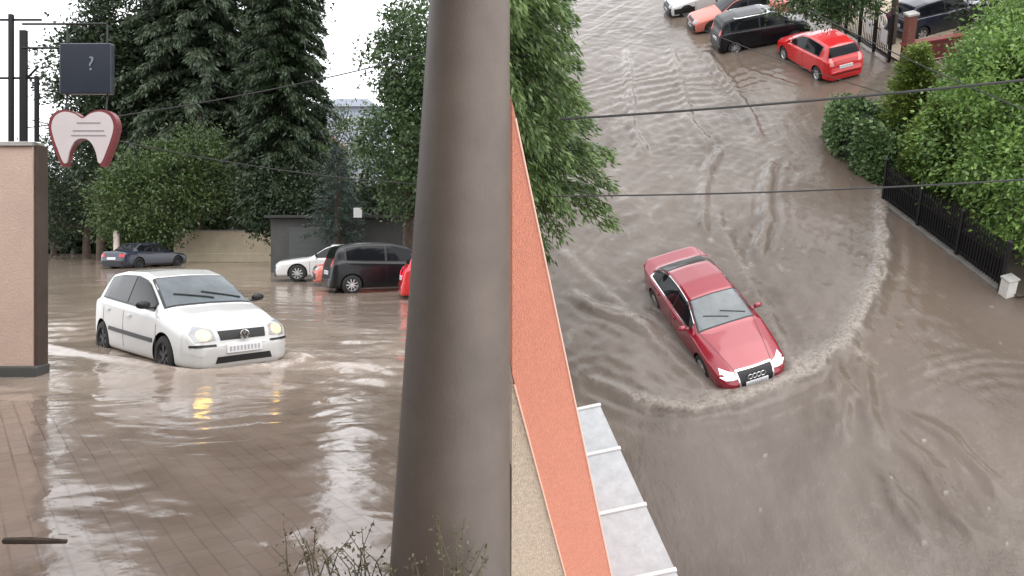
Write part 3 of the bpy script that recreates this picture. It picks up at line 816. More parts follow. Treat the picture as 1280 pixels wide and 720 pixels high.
# far houses between the trees
def house(label, x, y, w, d, hgt, m, roofm, nx, nz):
    r = empty('apartment_block', label, 'building', ML, (x, y, 0))
    bm = bmesh.new(); box(bm, (0, d / 2, hgt / 2), (w, d, hgt)); bm_obj('wall', bm, m, r)
    bm = bmesh.new(); A = [bm.verts.new(q) for q in ((-w / 2 - .5, -.5, hgt), (w / 2 + .5, -.5, hgt), (w / 2 + .5, d + .5, hgt), (-w / 2 - .5, d + .5, hgt))]
    T = [bm.verts.new(q) for q in ((-w / 4, d / 2, hgt + 1.8), (w / 4, d / 2, hgt + 1.8))]
    bm.faces.new((A[0], A[1], T[1], T[0])); bm.faces.new((A[2], A[3], T[0], T[1])); bm.faces.new((A[1], A[2], T[1])); bm.faces.new((A[3], A[0], T[0])); bm.faces.new(A[::-1])
    bm_obj('roof', bm, roofm, r)
    for i in range(nx):
        for j in range(nz):
            wx = -w / 2 + w * (i + .5) / nx; wz = 1.6 + 3.0 * j
            if wz > hgt - 1: continue
            bm = bmesh.new(); box(bm, (wx, -.02, wz), (1.3, .1, 1.5)); f = bm_obj('window', bm, M_white, r)
            bm = bmesh.new(); box(bm, (wx - .3, -.08, wz), (.5, .03, 1.3)); box(bm, (wx + .3, -.08, wz), (.5, .03, 1.3)); bm_obj('pane', bm, M_glass, f)
house('tall pale blue grey apartment block far off between the trees', -18.6, 82, 7, 10, 15.5, mat('pale_blue_render', (.30, .34, .42), .8, var=.06), mat('slate_roof', (.16, .18, .22), .7), 3, 5)
house('pinkish house with red roof far off between the trees', -21.3, 74, 5, 8, 11.0, mat('pink_render', (.48, .24, .20), .8, var=.08), mat('red_tiles', (.32, .09, .06), .8), 2, 3)

# trees of the left street
TL = 'trees along the left street'
make_conifer('conifer_tree', 'huge dark weeping conifer towering over the middle of the street', 'tree', ML, (-20.3, 48.5, 0), 29, 7.4, G_soft, nb=260, per=560, leaf=.42, droop=.5, base=.2, aspect=.26, power=.6, group=TL, hang=1.1)
make_conifer('conifer_tree', 'tall narrow dark conifer edging the bright sky gap', 'tree', ML, (-12.4, 40.5, 0), 23, 3.2, G_dark, nb=220, per=380, leaf=.32, droop=.45, base=.12, aspect=.3, group=TL, power=.5, hang=.9)
make_tree('broadleaf_tree', 'dark tree behind the two hanging signs', 'tree', ML, (-26.0, 47, 0), [(-.4, 0, 12.0, 3.0, 2, 3.2), (2.2, .3, 11.6, 3.2, 2, 4), (.8, 0, 8, 3.0, 1.8, 3.2), (1.6, .3, 15.5, 2.8, 2, 3.2)], 600, 46, .3, G_dark, 9, .22, .5, .1, group=TL)
make_tree('broadleaf_tree', 'leafy green tree overhanging the black hatchback beside the column', 'tree', ML, (-4.0, 28.6, 0), [(.3, 0, 8.6, 1.9, 1.8, 2.2), (-.1, -.6, 5.4, 1.7, 1.6, 1.7), (.9, -.8, 3.5, 1.9, 1.6, 1.2), (1.0, .2, 7, 1.9, 1.8, 2.6), (1.6, -.6, 4.6, 1.6, 1.4, 1.8)], 620, 46, .18, G_mid, 8, .2, .26, .25, group=TL)
make_tree('broadleaf_tree', 'dense dark tree rising between the weeping conifer and the tall narrow one', 'tree', ML, (-15.6, 48.5, 0), [(0, 0, 9, 3.0, 2, 7), (-2.8, 0, 7, 2.8, 1.8, 4.6), (.6, 0, 16, 2.6, 1.6, 4)], 640, 46, .32, G_dark, 11, .25, .5, .1, group=TL)
make_conifer('spruce_tree', 'small bluish spruce in front of the grey garage roof', 'tree', ML, (-7.6, 32.3, 0), 5.6, 1.7, G_blue, nb=70, per=120, leaf=.18, droop=.3, base=.28, group=TL, hang=.3)
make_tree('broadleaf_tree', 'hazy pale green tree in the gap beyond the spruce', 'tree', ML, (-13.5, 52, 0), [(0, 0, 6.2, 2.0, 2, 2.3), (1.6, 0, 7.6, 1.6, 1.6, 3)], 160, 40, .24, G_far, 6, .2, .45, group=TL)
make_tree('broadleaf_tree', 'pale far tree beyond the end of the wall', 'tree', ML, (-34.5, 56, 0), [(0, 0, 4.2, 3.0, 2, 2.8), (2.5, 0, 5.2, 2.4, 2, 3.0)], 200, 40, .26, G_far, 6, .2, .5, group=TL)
make_tree('broadleaf_tree', 'dark leaning tree at the far bend of the flooded street', 'tree', ML, (-28.6, 50, 0), [(0, 0, 5.6, 3.4, 2.2, 3.6), (-2.6, 0, 4.6, 2.4, 2, 3.4), (2.6, 0, 3.6, 2.6, 2, 2.4), (-1.5, 0, 2.6, 2.4, 2, 1.9)], 330, 44, .22, G_dark, 6, .22, .5, group=TL)
make_tree('shrub', 'bushy green shrub left of the cream wall', 'shrub', ML, (-20.2, 42, 0), [(0, 0, 4, 2.8, 1.6, 3.0), (2.4, .5, 5.2, 2.6, 1.6, 2.6), (-2, .4, 3.2, 2, 1.4, 2.6)], 520, 44, .2, G_shrub, 2.6, .12, .4, group=TL)
make_tree('shrub', 'light green shrub above the cream wall', 'shrub', ML, (-15.4, 47.4, 0), [(0, 0, 4, 3.6, 1.2, 2.2), (-1.2, 0, 6, 2.6, 1.4, 2), (2, .3, 5.6, 2.6, 1.3, 2.2)], 520, 44, .2, G_shrub, 2.6, .12, .4, group=TL)
make_tree('shrub', 'dark shrub between the cream wall and the tall narrow conifer', 'shrub', ML, (-11.6, 38.5, 0), [(0, 0, 3.4, 2.4, 1.4, 2.2), (1.8, .3, 3.0, 2.0, 1.3, 2.4)], 280, 44, .18, G_dark, 2.6, .12, .4, group=TL)
make_tree('broadleaf_tree', 'dense dark tree filling the background right of the grey garage', 'tree', ML, (-3.6, 38, 0), [(0, 0, 5, 3.0, 1.6, 3.6), (-2.5, .3, 3.4, 2, 1.5, 2.4)], 420, 44, .24, G_dark, 5, .2, .3, group=TL)

# far-off wood closing the view under the crowns
n = 26000
P = np.stack([rng.uniform(-52, -6, n), rng.uniform(60, 66, n), rng.uniform(-.2, 1, n)], 1)
topz = 5.6 + 1.5 * np.sin(P[:, 0] * .55) + 1.0 * np.sin(P[:, 0] * 1.4 + 1) 
P[:, 2] = P[:, 2] * topz
tag(mesh_obj('woodland', leaves_mesh('woodland', P, rng.normal(size=(n, 3)), np.full(n, .75), .6), G_dark), 'dark far off wood behind the cream wall and the trees', 'wood', kind='stuff')

def cable(name, label, pts, sag, M, rad=.014):
    a, b = Vector(pts[0]), Vector(pts[1]); bm = bmesh.new()
    P = [a.lerp(b, t) - Vector((0, 0, sag * 4 * t * (1 - t))) for t in np.linspace(0, 1, 24)]
    tube(bm, P, rad, 6)
    return tag(bm_obj(name, bm, M_cable, None, M, smooth=60), label, 'cable')
cable('overhead_cable', 'upper thin cable crossing the sky gap in front of the conifers', (sp(30, 160, 22), sp(560, 60, 22)), .25, ML, .018)
cable('overhead_cable', 'lower thin cable crossing the tree trunks of the left street', (sp(40, 150, 22), sp(560, 232, 25)), .35, ML, .018)

# weeds at the foot of the column
def weed(label, x, y, n, hgt, spread, seed):
    r = np.random.default_rng(seed); root = empty('weed', label, 'weed', ML, (x, y, float(pave_z(np.array([[x]]), np.array([[y]]))[0, 0])), 0, 'weeds at the foot of the column')
    bm = bmesh.new(); P = []; D = []
    for i in range(n):
        a = r.uniform(0, 6.28); l = hgt * r.uniform(.5, 1.1); o = r.normal(size=2) * spread * .4
        tip = np.array([o[0] + math.cos(a) * spread * .7, o[1] + math.sin(a) * spread * .5, l])
        pts = [(o[0], o[1], -.05), (o[0] * .6 + tip[0] * .4, o[1] * .6 + tip[1] * .4, l * .55), tuple(tip)]
        tube(bm, pts, [.004, .003, .0015], 5)
        m = int(16 * l / .3)
        t = r.uniform(.15, 1, m)[:, None]
        q = (1 - t) * np.array(pts[0]) + t * tip; q[:, 2] = l * t[:, 0]
        P.append(q + r.normal(size=(m, 3)) * .012); D.append(r.normal(size=(m, 3)) + np.array([0, 0, .3]))
    bm_obj('stem', bm, mat('weed_stem', (.10, .085, .045), .7), root)
    P = np.concatenate(P); mesh_obj('foliage', leaves_mesh('foliage', P, np.concatenate(D), np.full(len(P), .026), .5), G_weed, root)
for i, (x, y, n, hh, s_, lab) in enumerate([(-.52, 3.62, 9, .34, .14, 'dry weed hugging the left foot of the column'), (-.27, 3.5, 10, .56, .2, 'tallest dry weed in front of the column'), (-.80, 3.9, 14, .30, .22, 'low weed clump left of the column foot'), (-1.08, 4.15, 12, .24, .2, 'sparse weed clump farthest left of the column')]):
    weed(lab, x, y, n, hh, s_, 50 + i)
bm = bmesh.new(); tube(bm, [(-2.88, 4.22, .14), (-2.72, 4.2, .15), (-2.52, 4.21, .14)], [.018, .02, .012], 7)
tag(bm_obj('stick', bm, M_bark), 'dark wet stick lying on the wet pavers', 'stick')

# ================================================================== HILLSIDE STREET
bm = bmesh.new()
def hsheet(name, pts, z, m):
    bm = bmesh.new(); bm.faces.new([bm.verts.new((a, b, z)) for a, b in pts])
    return tag(bm_obj(name, bm, m, None, MR), kind='structure')
def xl(y, z=0, X=-.02): return (X - HO[0] - HB[0, 1] * y - HB[0, 2] * z) / HB[0, 0]
hsheet('road', [(xl(2), 2), (30, 2), (30, 60), (xl(60), 60)], 0, mat('asphalt', (.05, .05, .05), .8, bump=.5, bscale=60, var=.2))

bm = bmesh.new(); box(bm, (-.8, 6, -7.3), (.3, 32, 13.6))
tag(bm_obj('terrain', bm, M_conc), kind='structure')      # bank that holds the upper street

# flood water with the sedan's bow wave
xs = np.arange(-2.2, 24, .045); ys = np.arange(3.2, 52, .06)
X, Y = np.meshgrid(xs, ys)
X = np.maximum(X, xl(Y, WR))
def pl(P): return [tuple(hill(u, v)[:2]) for u, v in P]
A = noise2(X, Y, 3.0, 41, 3); Bn = noise2(X, Y, 3.0, 42, 3)
wx = X + .45 * A; wy = Y + .45 * Bn
street = (1 - smooth(8.6, 10.2, X)) 
inner = smooth(5, 8, Y)
Z = waves(wx, wy, comps(14, .25, 1.6, .010, R(10), .9)) * .55 + .010 * noise2(X, Y, .45, 43, 3)
rip = .25 + .75 * street * smooth(8.5, 12, Y)
Z = Z * rip * 1.2
foam = np.clip(noise2(X * 1.2, Y * .8, .5, 44, 4) * .9 - .62, 0, 1) * street * smooth(9, 12, Y) * 1.2
ARC = pl([(1103, 215), (1108, 260), (1108, 310), (1102, 350), (1085, 392), (1060, 430), (1015, 465), (965, 490), (915, 507), (870, 514), (820, 508), (780, 494), (745, 478)])
d, sd, al, Ln = poly_dist(X, Y, ARC)
wob = d + .09 * noise2(X, Y, .5, 45, 3)
ends = smooth(0, 2.5, al) * (1 - smooth(Ln - 3, Ln, al))
insd = (sd < 0) * 1.0
ins = np.where((X < 9) & (sd != 0), (sd < 0), 0) * 1.0
wi = np.where(sd < 0, .34, .12)
Z += .13 * np.exp(-(wob / wi) ** 2) * (.35 + .65 * ends)
Z += .02 * np.sin(2 * np.pi * d / .42 + 1.5 * A) * np.exp(-d / .9)
foam += (1.1 * np.exp(-(wob / np.where(sd < 0, .24, .08)) ** 2) * (.5 + .5 * ends) + .35 * np.exp(-(wob / .6) ** 2) * insd * ends)
# bow water piled at the nose and along the flanks of the sedan
SX, SY, SH = 4.2337, 13.616, R(-82.4)
hx, hy = math.cos(SH), math.sin(SH)
lx = (X - SX) * hx + (Y - SY) * hy; ly = -(X - SX) * hy + (Y - SY) * hx
nose = np.exp(-((lx - 2.5 + .28 * ly ** 2) / .2) ** 2) * np.exp(-(ly / 1.3) ** 2)
Z += .08 * nose; foam += .6 * nose
for s_ in (-1, 1):
    q = s_ * ly - .95 - .20 * np.clip(2.2 - lx, 0, 12); m = smooth(-9, -2, lx) * (1 - smooth(1.9, 2.5, lx))
    e = np.exp(-(q / .16) ** 2) * m
    Z += .05 * e; foam += .35 * e
    Z += .016 * np.sin(2 * np.pi * q / .5) * np.exp(-np.abs(q) / 1.2) * m
wk = np.exp(-(ly / 1.0) ** 2) * (lx < -2.2) * np.exp((lx + 2.2) / 5)
Z += .025 * wk * np.sin(lx * 6 + 3 * A); foam += .35 * wk * np.clip(noise2(X, Y, .4, 47, 3) + .2, 0, 1)
rs = np.random.default_rng(77)      # rain splashes
for _ in range(260):
    iy, ix = rs.integers(0, X.shape[0]), rs.integers(0, X.shape[1]); foam[iy:iy + 1, ix:ix + rs.integers(1, 3)] += 2.5; Z[iy, ix] += .02
# long wake ridges up the street
for P, a in (([(880, 300), (878, 255), (884, 215), (902, 180)], .045), ([(945, 330), (958, 280), (958, 235), (966, 195)], .055), ([(782, 60), (788, 120), (790, 160), (808, 200)], .05), ([(838, 60), (852, 110), (862, 150), (890, 190)], .035),
             ([(880, 62), (905, 95), (935, 140), (955, 180)], .04), ([(700, 360), (740, 385), (790, 400), (830, 425)], .05), ([(1040, 440), (1052, 490), (1048, 560)], .03), ([(1075, 440), (1082, 500), (1100, 570)], .03),
             ([(1100, 530), (1150, 570), (1190, 640), (1240, 690)], .03), ([(1110, 505), (1180, 545), (1230, 590), (1275, 640)], .03), ([(1090, 560), (1120, 620), (1180, 700)], .025), ([(900, 45), (925, 85), (985, 105), (1010, 112)], .02)):
    dd, ss, aa, ll = poly_dist(X, Y, pl(P)); dd = dd + .07 * noise2(X, Y, .7, 48, 3)
    env = smooth(0, .8, aa) * (1 - smooth(ll - .8, ll, aa))
    e = np.exp(-(dd / .16) ** 2) * env
    Z += 2.3 * a * e + a * .5 * np.sin(2 * np.pi * dd / .38) * np.exp(-dd / .6) * env
    foam += .22 * e * (a > .03)
# transverse ripples farther up
cc = hill(845, 108); m = np.exp(-(((X - cc[0]) / 3.2) ** 2 + ((Y - cc[1]) / 3.2) ** 2))
Z += .022 * m * np.sin(2 * np.pi * (wy + .25 * np.abs(wx - cc[0])) / .62)
cc = hill(1190, 470); m = np.exp(-(((X - cc[0]) / 1.6) ** 2 + ((Y - cc[1]) / .8) ** 2))
Z += .007 * m * np.sin(2 * np.pi * (wy + .15 * wx + .3 * A) / .33)
W_hill = water_mat('brown_flood_water', (.090, .072, .060), (.150, .126, .110), (.27, .24, .21), .08, (1, .55, 1), .34, 11)
dS, sS, aS, lS = poly_dist(X, Y, ARC)
out_ = np.where(sS > 0, smooth(0, .35, dS), 0) * smooth(9.3, 12, Y) * (1 - smooth(16.6, 18, Y)) * smooth(3.5, 6.5, X)
up_ = smooth(8.6, 10.4, X + .5 * A) * smooth(16, 18, Y)
c2 = hill(1290, 560); low_ = np.exp(-(((X - c2[0]) / 2.2) ** 2 + ((Y - c2[1]) / 2.0) ** 2))
silt = np.clip(out_ + up_ + .8 * low_, 0, 1) * np.clip(.8 + .35 * Bn, 0, 1)
inn_ = np.where((sS < 0) | (Y > 17), 1, 0) * (X < 9.5) * smooth(9, 12, Y)
Z += inn_ * .0065 * noise2(X + .3 * A, Y * .7, .28, 49, 3)
hw = grid_mesh('flood_water', X, Y, Z + WR, np.clip(foam, 0, 1))
at = hw.attributes.new('silt', 'FLOAT', 'POINT'); at.data.foreach_set('value', silt.astype(np.float32).ravel())
tag(mesh_obj('flood_water', hw, W_hill, None, MR), kind='structure')

# driving cherry red sedan
c = Car(SEDAN, M_red, 'sedan_car', 'cherry red sedan pushing a bow wave through the flood', 'car', MR, (SX, SY, -.05), SH)
c.side('window_trim', M_chrome, c.window_poly(.72, -1.52, .0, .0), .003)
c.glazing((.92, .26), [(.68, -.16), (-.20, -1.08), (-1.12, -1.42)], ('T', -1.08, -1.52), M_screen)
c.mirror(.66, .93, M_red); c.wipers(.93)
c.seams((.98, -.18, -1.15), (-.02, -.98))
front_face(c, [(.40, .585), (.66, .555), (.76, .60), (.70, .70), (.46, .685)], trap(-.37, .37, .30, .70, -.03), M_lampw, 0, False)
c.patch('grille_frame', M_chrome, [(-.40, .685), (.40, .685), (.39, .703), (-.39, .703)], 'F', .014)
for s_ in (1, -1): c.patch('grille_edge', M_chrome, [(s_ * .40, .33), (s_ * .36, .31), (s_ * .40, .70), (s_ * .425, .70)], 'F', .012)
c.plate('F', .42)
bm = bmesh.new()
for k in range(4):
    y0 = (k - 1.5) * .098
    q = [(c.bvh.ray_cast(Vector((4, y0, .575)), Vector((-1, 0, 0)))[0].x + .03, y0 + .062 * math.cos(a), .575 + .062 * math.sin(a)) for a in np.linspace(0, 2 * math.pi, 25)]
    tube(bm, q, .011, 6)
bm_obj('emblem', bm, M_chrome, c.root, smooth=60)
for s_ in (1, -1):
    c.patch('hood_seam', M_black, [(.96, s_ * .66), (.96, s_ * .672), (2.12, s_ * .44), (2.12, s_ * .428)], 'T', .002, skirt=.004)
    c.patch('tail_light', M_tail, [(s_ * .40, .78), (s_ * .70, .76), (s_ * .68, .90), (s_ * .42, .90)], 'B', .01)
c.plate('B', .68)

PH = 'cars parked along the hillside street'
c = Car(HATCH, M_bred, 'hatchback_car', 'bright red hatchback with silver wheels parked beneath the tree', 'car', MR, (13.15, 26.85, .12), R(95), PH)
c.glazing((.84, .17), [(.66, -.30), (-.36, -1.30)], ('B', 1.02, 1.33, .62, .50)); c.mirror(.66, .98, M_bred); c.seams((.92, -.33), (-.15,)); hatch_rear(c, mat('clear_tail_lens', (.75, .28, .27), .15, coat=.5), z=(.74, 1.0)); front_face(c, [(.40, .57), (.66, .55), (.70, .66), (.60, .76), (.42, .70)], trap(-.33, .33, .56, .68, -.02))
c = Car(MINI, M_blk, 'hatchback_car', 'tall black hatchback parked tail out beside the red hatchback', 'car', MR, (12.25, 30.3, .10), R(-3), PH)
c.glazing((1.05, .5), [(.85, -.25), (-.32, -1.5)], ('B', 1.08, 1.42, .62, .52)); c.mirror(.9, 1.05, M_blk); c.seams((1.05, -.28), (-.1, -1.2)); hatch_rear(c, z=(.85, 1.12)); c.side('roof_rail', M_chrome, [(-1.3, 1.485), (.2, 1.49), (.2, 1.51), (-1.3, 1.505)], .02, res=.1)
c.patch('rear_bumper', M_grey, trap(-.7, .7, .42, .52, .02), 'B', .012)
c = Car(OLDSEDAN, M_salmon, 'sedan_car', 'salmon sedan parked nose out left of the tall black hatchback', 'car', MR, (12.3, 33.1, .10), R(176), PH)
c.glazing((.88, .2), [(.66, -.25), (-.31, -1.2)], ('T', -.98, -1.44)); c.mirror(.7, .95, M_black); front_face(c, [(.44, .60), (.70, .60), (.70, .73), (.44, .73)], trap(-.40, .40, .6, .72)); c.patch('front_bumper', M_black, trap(-.72, .72, .28, .54, .02), 'F', .014); c.plate('F', .46, .05); c.seams((.95, -.28), (-.1,))
c = Car(OLDSEDAN, M_white, 'sedan_car', 'white car with dark bumper parked farthest up the hillside street', 'car', MR, (12.0, 35.9, .10), R(176), PH)
c.glazing((.88, .2), [(.66, -.25), (-.31, -1.2)], ('T', -.98, -1.44)); c.mirror(.7, .95, M_black); front_face(c, [(.44, .60), (.70, .60), (.70, .73), (.44, .73)], trap(-.40, .40, .6, .72)); c.patch('front_bumper', M_black, trap(-.74, .74, .24, .58, .02), 'F', .014); c.seams((.95, -.28), (-.1,))
c.side('fender_cladding', M_black, [(1.0, .28), (2.0, .3), (2.0, .56), (1.0, .56)], .008, res=.1)
c = Car(HATCH, M_navy, 'hatchback_car', 'dark blue car standing in the yard behind the low red wall', 'car', MR, (18.6, 27.9, .15), R(8), PH)
c.glazing((.84, .17), [(.66, -.30), (-.36, -1.42)], ('B', 1.06, 1.30, .60, .50)); c.mirror(.66, .98, M_navy); hatch_rear(c)

# building the picture is taken from: a corner with orange band, awning
zt = (HO[0] + HB[0, 0] * .155 + HB[0, 1] * 4 + .0) / -HB[0, 2]
zs = (HO[0] + HB[0, 0] * -.215 + HB[0, 1] * 4) / -HB[0, 2]
bd = empty('house_corner', 'house corner with orange rendered band and beige roughcast face', 'house', MR, (0, 4, 0))
bm = bmesh.new(); prism(bm, [(-.16, 0), (.25, 0), (.25, 5.5), (.155, zt), (-.215, zs), (-.16, 5.5)], lambda a, b, d: (a, d, b), -.02, 3.6); bm_obj('orange_band', bm, M_orange, bd)
bm = bmesh.new(); prism(bm, [(xl(4), 0), (-.166, 0), (-.166, 5.5), (-.221, zs - .04)], lambda a, b, d: (a, d, b), .0, 3.6); bm_obj('roughcast_wall', bm, M_beige, bd)
M_bead = mat('pale_bead', (.60, .36, .28), .7)
for P in ([(-.163, 0), (-.163, 5.5), (-.218, zs - .1)], [(.248, 0), (.248, 5.5), (.154, zt - .1)]):
    bm = bmesh.new(); tube(bm, [(a, -.021, b) for a, b in P], .007, 6); bm_obj('corner_bead', bm, M_bead, bd)
aw = empty('awning', 'pale grey sheet awning with white ribs on the orange house corner', 'awning', MR, (.26, 9.1, 3.0))
def edge(y): return .60 - (y) * .112
bm = bmesh.new(); prism(bm, [(0, .06), (0, -4.9), (edge(-4.9), -4.9), (edge(.06), .06)], lambda a, b, d: (a, b, d), -.03, 0); bm_obj('sheet', bm, M_sheet, aw)
for y in (0, -1.0, -2.12, -3.22, -4.4):
    bm = bmesh.new(); box(bm, ((edge(y) + .02) / 2, y, .015), (edge(y) + .02, .06, .035), bev=.008); bm_obj('rib', bm, M_rib, aw)
bm = bmesh.new(); tube(bm, [(edge(0) - .05, 0, -.05), (edge(-4.9) - .05, -4.9, -.05)], .025, 8); bm_obj('edge_rail', bm, M_metal, aw)
for y in (-.05, -4.5):
    bm = bmesh.new(); tube(bm, [(0, y, -.65), (edge(y) - .06, y, -.06)], .02, 8); bm_obj('strut', bm, M_metal, aw)

# iron fence on the right
fa = Vector((10.42, 16.95, 0)); fb = Vector((10.86, 12.62, 0)); fl = (fb - fa).length; fang = math.atan2(fb.y - fa.y, fb.x - fa.x)
fe = empty('iron_fence', 'black iron fence with lattice top in front of the light green bush', 'fence', MR, fa, fang)
bm = bmesh.new(); box(bm, (fl / 2, 0, .15), (fl, .2, .3), bev=.015); bm_obj('plinth', bm, mat('wet_kerb', (.13, .12, .11), .6, var=.25), fe)
npan = 3; pw = fl / npan
for i in range(npan):
    bm = bmesh.new(); x0 = i * pw + .05; x1 = (i + 1) * pw - .05
    box(bm, ((x0 + x1) / 2, 0.012, .70), (x1 - x0, .012, .70))
    for z in (.46, 1.03, 1.32): box(bm, ((x0 + x1) / 2, 0, z), (x1 - x0, .035, .035))
    nb_ = int((x1 - x0) / .085)
    for k in range(nb_):
        x = x0 + (k + .5) * (x1 - x0) / nb_
        box(bm, (x, -.012, .90), (.024, .02, 1.10))
        tube(bm, [(x, -.012, 1.46), (x, -.012, 1.54)], [.018, .002], 5)
    for k in range(int((x1 - x0) / .12)):
        x = x0 + k * .12
        for s_ in (0, 1):
            tube(bm, [(x + .12 * s_, .02, 1.05), (x + .12 * (1 - s_), .02, 1.31)], .009, 4)
    bm_obj('panel', bm, M_metal, fe)
for i in range(npan + 1):
    bm = bmesh.new(); box(bm, (i * pw, 0, .8), (.08, .08, 1.6), bev=.008); tube(bm, [(i * pw, 0, 1.6), (i * pw, 0, 1.66)], [.06, .01], 8); bm_obj('post', bm, M_metal, fe)
wp = empty('gate_pier', 'low pale stone pier at the near end of the black fence', 'pier', MR, (fb.x + .02, fb.y - .2, 0), fang)
bm = bmesh.new(); box(bm, (0, 0, .34), (.24, .24, .68), bev=.015); bm_obj('shaft', bm, mat('pale_pier', (.52, .50, .47), .8, var=.12, vscale=6), wp)
bm = bmesh.new(); box(bm, (0, 0, .70), (.28, .28, .05), bev=.012); bm_obj('cap', bm, M_conc, wp)

# garden behind the fence
soil = mat('wet_soil', (.07, .055, .04), .8, bump=.6, bscale=18, var=.3)
hsheet('garden_ground', [(10.55, 17), (10.98, 12.2), (22, 11.2), (22, 24.6), (14.6, 24.8), (11.1, 21.2)], .30, soil)
hsheet('yard_ground', [(15.6, 24.85), (30, 24.65), (30, 60), (15.4, 60)], .31, mat('pale_yard_paving', (.36, .29, .22), .75, var=.15))
GB = 'greenery behind the black fence'
make_tree('shrub', 'large light green leafy bush bulging over the black fence', 'shrub', MR, (12.42, 14.4, .3), [(-.3, -.4, 1.9, 1.25, 1.7, 1.5), (-.5, 1.5, 2.1, 1.1, 1.3, 1.6), (.8, -.6, 2.4, 1.6, 1.8, 1.8), (.5, 1.6, 3.0, 1.4, 1.6, 1.9), (1.9, .4, 2.6, 1.6, 2.4, 2.0), (0, -1.6, 1.3, 1.2, .9, 1.0)], 1000, 58, .125, G_light, 2.4, .13, .24, .12, .5, GB, 22, .78)
make_tree('shrub', 'tall light green bush reaching the upper right corner', 'shrub', MR, (14.4, 17.8, .25), [(0, 0, 2.8, 1.5, 1.5, 2.0), (.6, -.8, 3.6, 1.3, 1.4, 1.4), (-.9, -.1, 1.8, 1.0, 1.2, 1.5), (1.9, -.6, 2.4, 1.3, 1.5, 1.8)], 640, 54, .125, G_light, 3, .13, .24, .12, .55, GB, 16, .7)
make_conifer('thuja', 'cone shaped yellowish thuja beside the ivy hedge', 'thuja', MR, (12.0, 18.6, .2), 3.6, 1.0, G_thuja, nb=150, per=110, leaf=.13, droop=-.35, base=.04, aspect=.35, group=GB, hang=-.3, power=.7)
make_conifer('thuja', 'smaller yellowish thuja tucked against the bush by the ivy', 'thuja', MR, (11.6, 16.9, .2), 2.7, .85, G_thuja, nb=110, per=100, leaf=.12, droop=-.35, base=.04, aspect=.35, group=GB, hang=-.3, power=.7)
# ivy hedge: leaf shell over an inner core
ih = empty('ivy_hedge', 'rounded ivy covered hedge at the corner of the black fence', 'hedge', MR, (11.15, 19.2, 0), R(4))
n = 15000
Dd = rng.normal(size=(n, 3)); Dd /= np.linalg.norm(Dd, axis=1, keepdims=True)
Dd[:, 2] = np.abs(Dd[:, 2]) * 1.0
q = np.sign(Dd) * np.abs(Dd) ** .55
q *= np.array([.62, 1.75, 1.75]) * (1 + .10 * np.sin(5 * q[:, :1] + 3 * q[:, 1:2]) + .05 * rng.normal(size=(n, 1)))
mesh_obj('foliage', leaves_mesh('foliage', q, Dd + rng.normal(size=(n, 3)) * .7 + np.array([0, 0, -.4]), np.full(n, .12), .8), G_ivy, ih)
bm = bmesh.new(); bmesh.ops.create_icosphere(bm, subdivisions=4, radius=1)
for v in bm.verts:
    w = Vector([math.copysign(abs(a) ** .55, a) for a in v.co]); v.co = Vector((w.x * .52, w.y * 1.6, w.z * 1.6))
bm_obj('stem', bm, mat('ivy_core', (.02, .03, .014), .9, var=.4, vscale=12), ih, smooth=60)

# tree that leans in at upper left, beside the house corner
def keepf(c0):
    def f(Cp):
        Pp = Cp + np.array(c0)
        Wd = HO + Pp @ HB.T
        return (Wd[:, 0] / Wd[:, 1] > -.05)
    return f
lt = (.15, 15.2, 0)
make_conifer('feathery_tree', 'feathery green tree with drooping sprays beside the orange house corner', 'tree', MR, lt, 15.0, 2.4, G_cedar, nb=290, per=460, leaf=.17, droop=.45, base=.27, aspect=.28, power=.3, hang=.8, tr=.2, keep=keepf(lt))

# top right: gate, wall, trees
gt = empty('iron_gate', 'dark iron gate with white scroll panels behind the red hatchback', 'gate', MR, (15.35, 25.6, .2), R(88))
for i, x in enumerate((0, 1.2, 2.4, 3.6, 4.8)):
    bm = bmesh.new(); box(bm, (x, 0, .95), (.09, .09, 1.9), bev=.01); bm_obj('post', bm, M_metal, gt)
    if i < 4:
        bm = bmesh.new()
        for z in (.15, 1.05, 1.75): box(bm, (x + .6, 0, z), (1.11, .04, .04))
        for k in range(8): box(bm, (x + .14 + .13 * k, .0, .95), (.02, .02, 1.6))
        bm_obj('bars', bm, M_metal, gt)
for x in (.55, 1.75):
    bm = bmesh.new()
    box(bm, (x - .12, .05, .9), (.5, .02, .55), bev=.008)
    a = np.linspace(0, 6.28, 18); tube(bm, [(x + .02 + .22 * math.cos(t), .05, 1.45 + .22 * math.sin(t)) for t in a], .035, 6)
    bm_obj('scroll_panel', bm, M_rib, gt)
rw_ = empty('low_wall', 'low dark red wall between the gate and the yard', 'wall', MR, (16.9, 25.0, .2), R(-6))
bm = bmesh.new(); box(bm, (0, 0, .4), (2.7, .22, .8), bev=.012); bm_obj('wall', bm, mat('dark_red_paint', (.10, .018, .016), .6, var=.2), rw_)
bm = bmesh.new(); box(bm, (0, 0, .83), (2.8, .3, .06), bev=.01); bm_obj('coping', bm, mat('red_coping', (.16, .03, .025), .5, var=.2), rw_)
TB = 'trees at the top of the hillside street'
oc = [hill(u, v, z) - np.array([15.6, 30.2, .2]) for u, v, z in ((985, 4, 3.9), (1030, 8, 3.9), (1065, -2, 4.1), (1040, -25, 4.6))]
make_tree('broadleaf_tree', 'dark leafy tree overhanging the bright red hatchback', 'tree', MR, (15.6, 30.2, .2), [(*oc[0], .7, .7, .4), (*oc[1], .9, .8, .45), (*oc[2], .9, .8, .5), (*oc[3], 1.6, 1.2, .8), (0, 0, 4.4, 1.8, 1.6, 1.0)], 330, 44, .14, G_mid, 4, .17, .2, .2, .5, TB, 18)
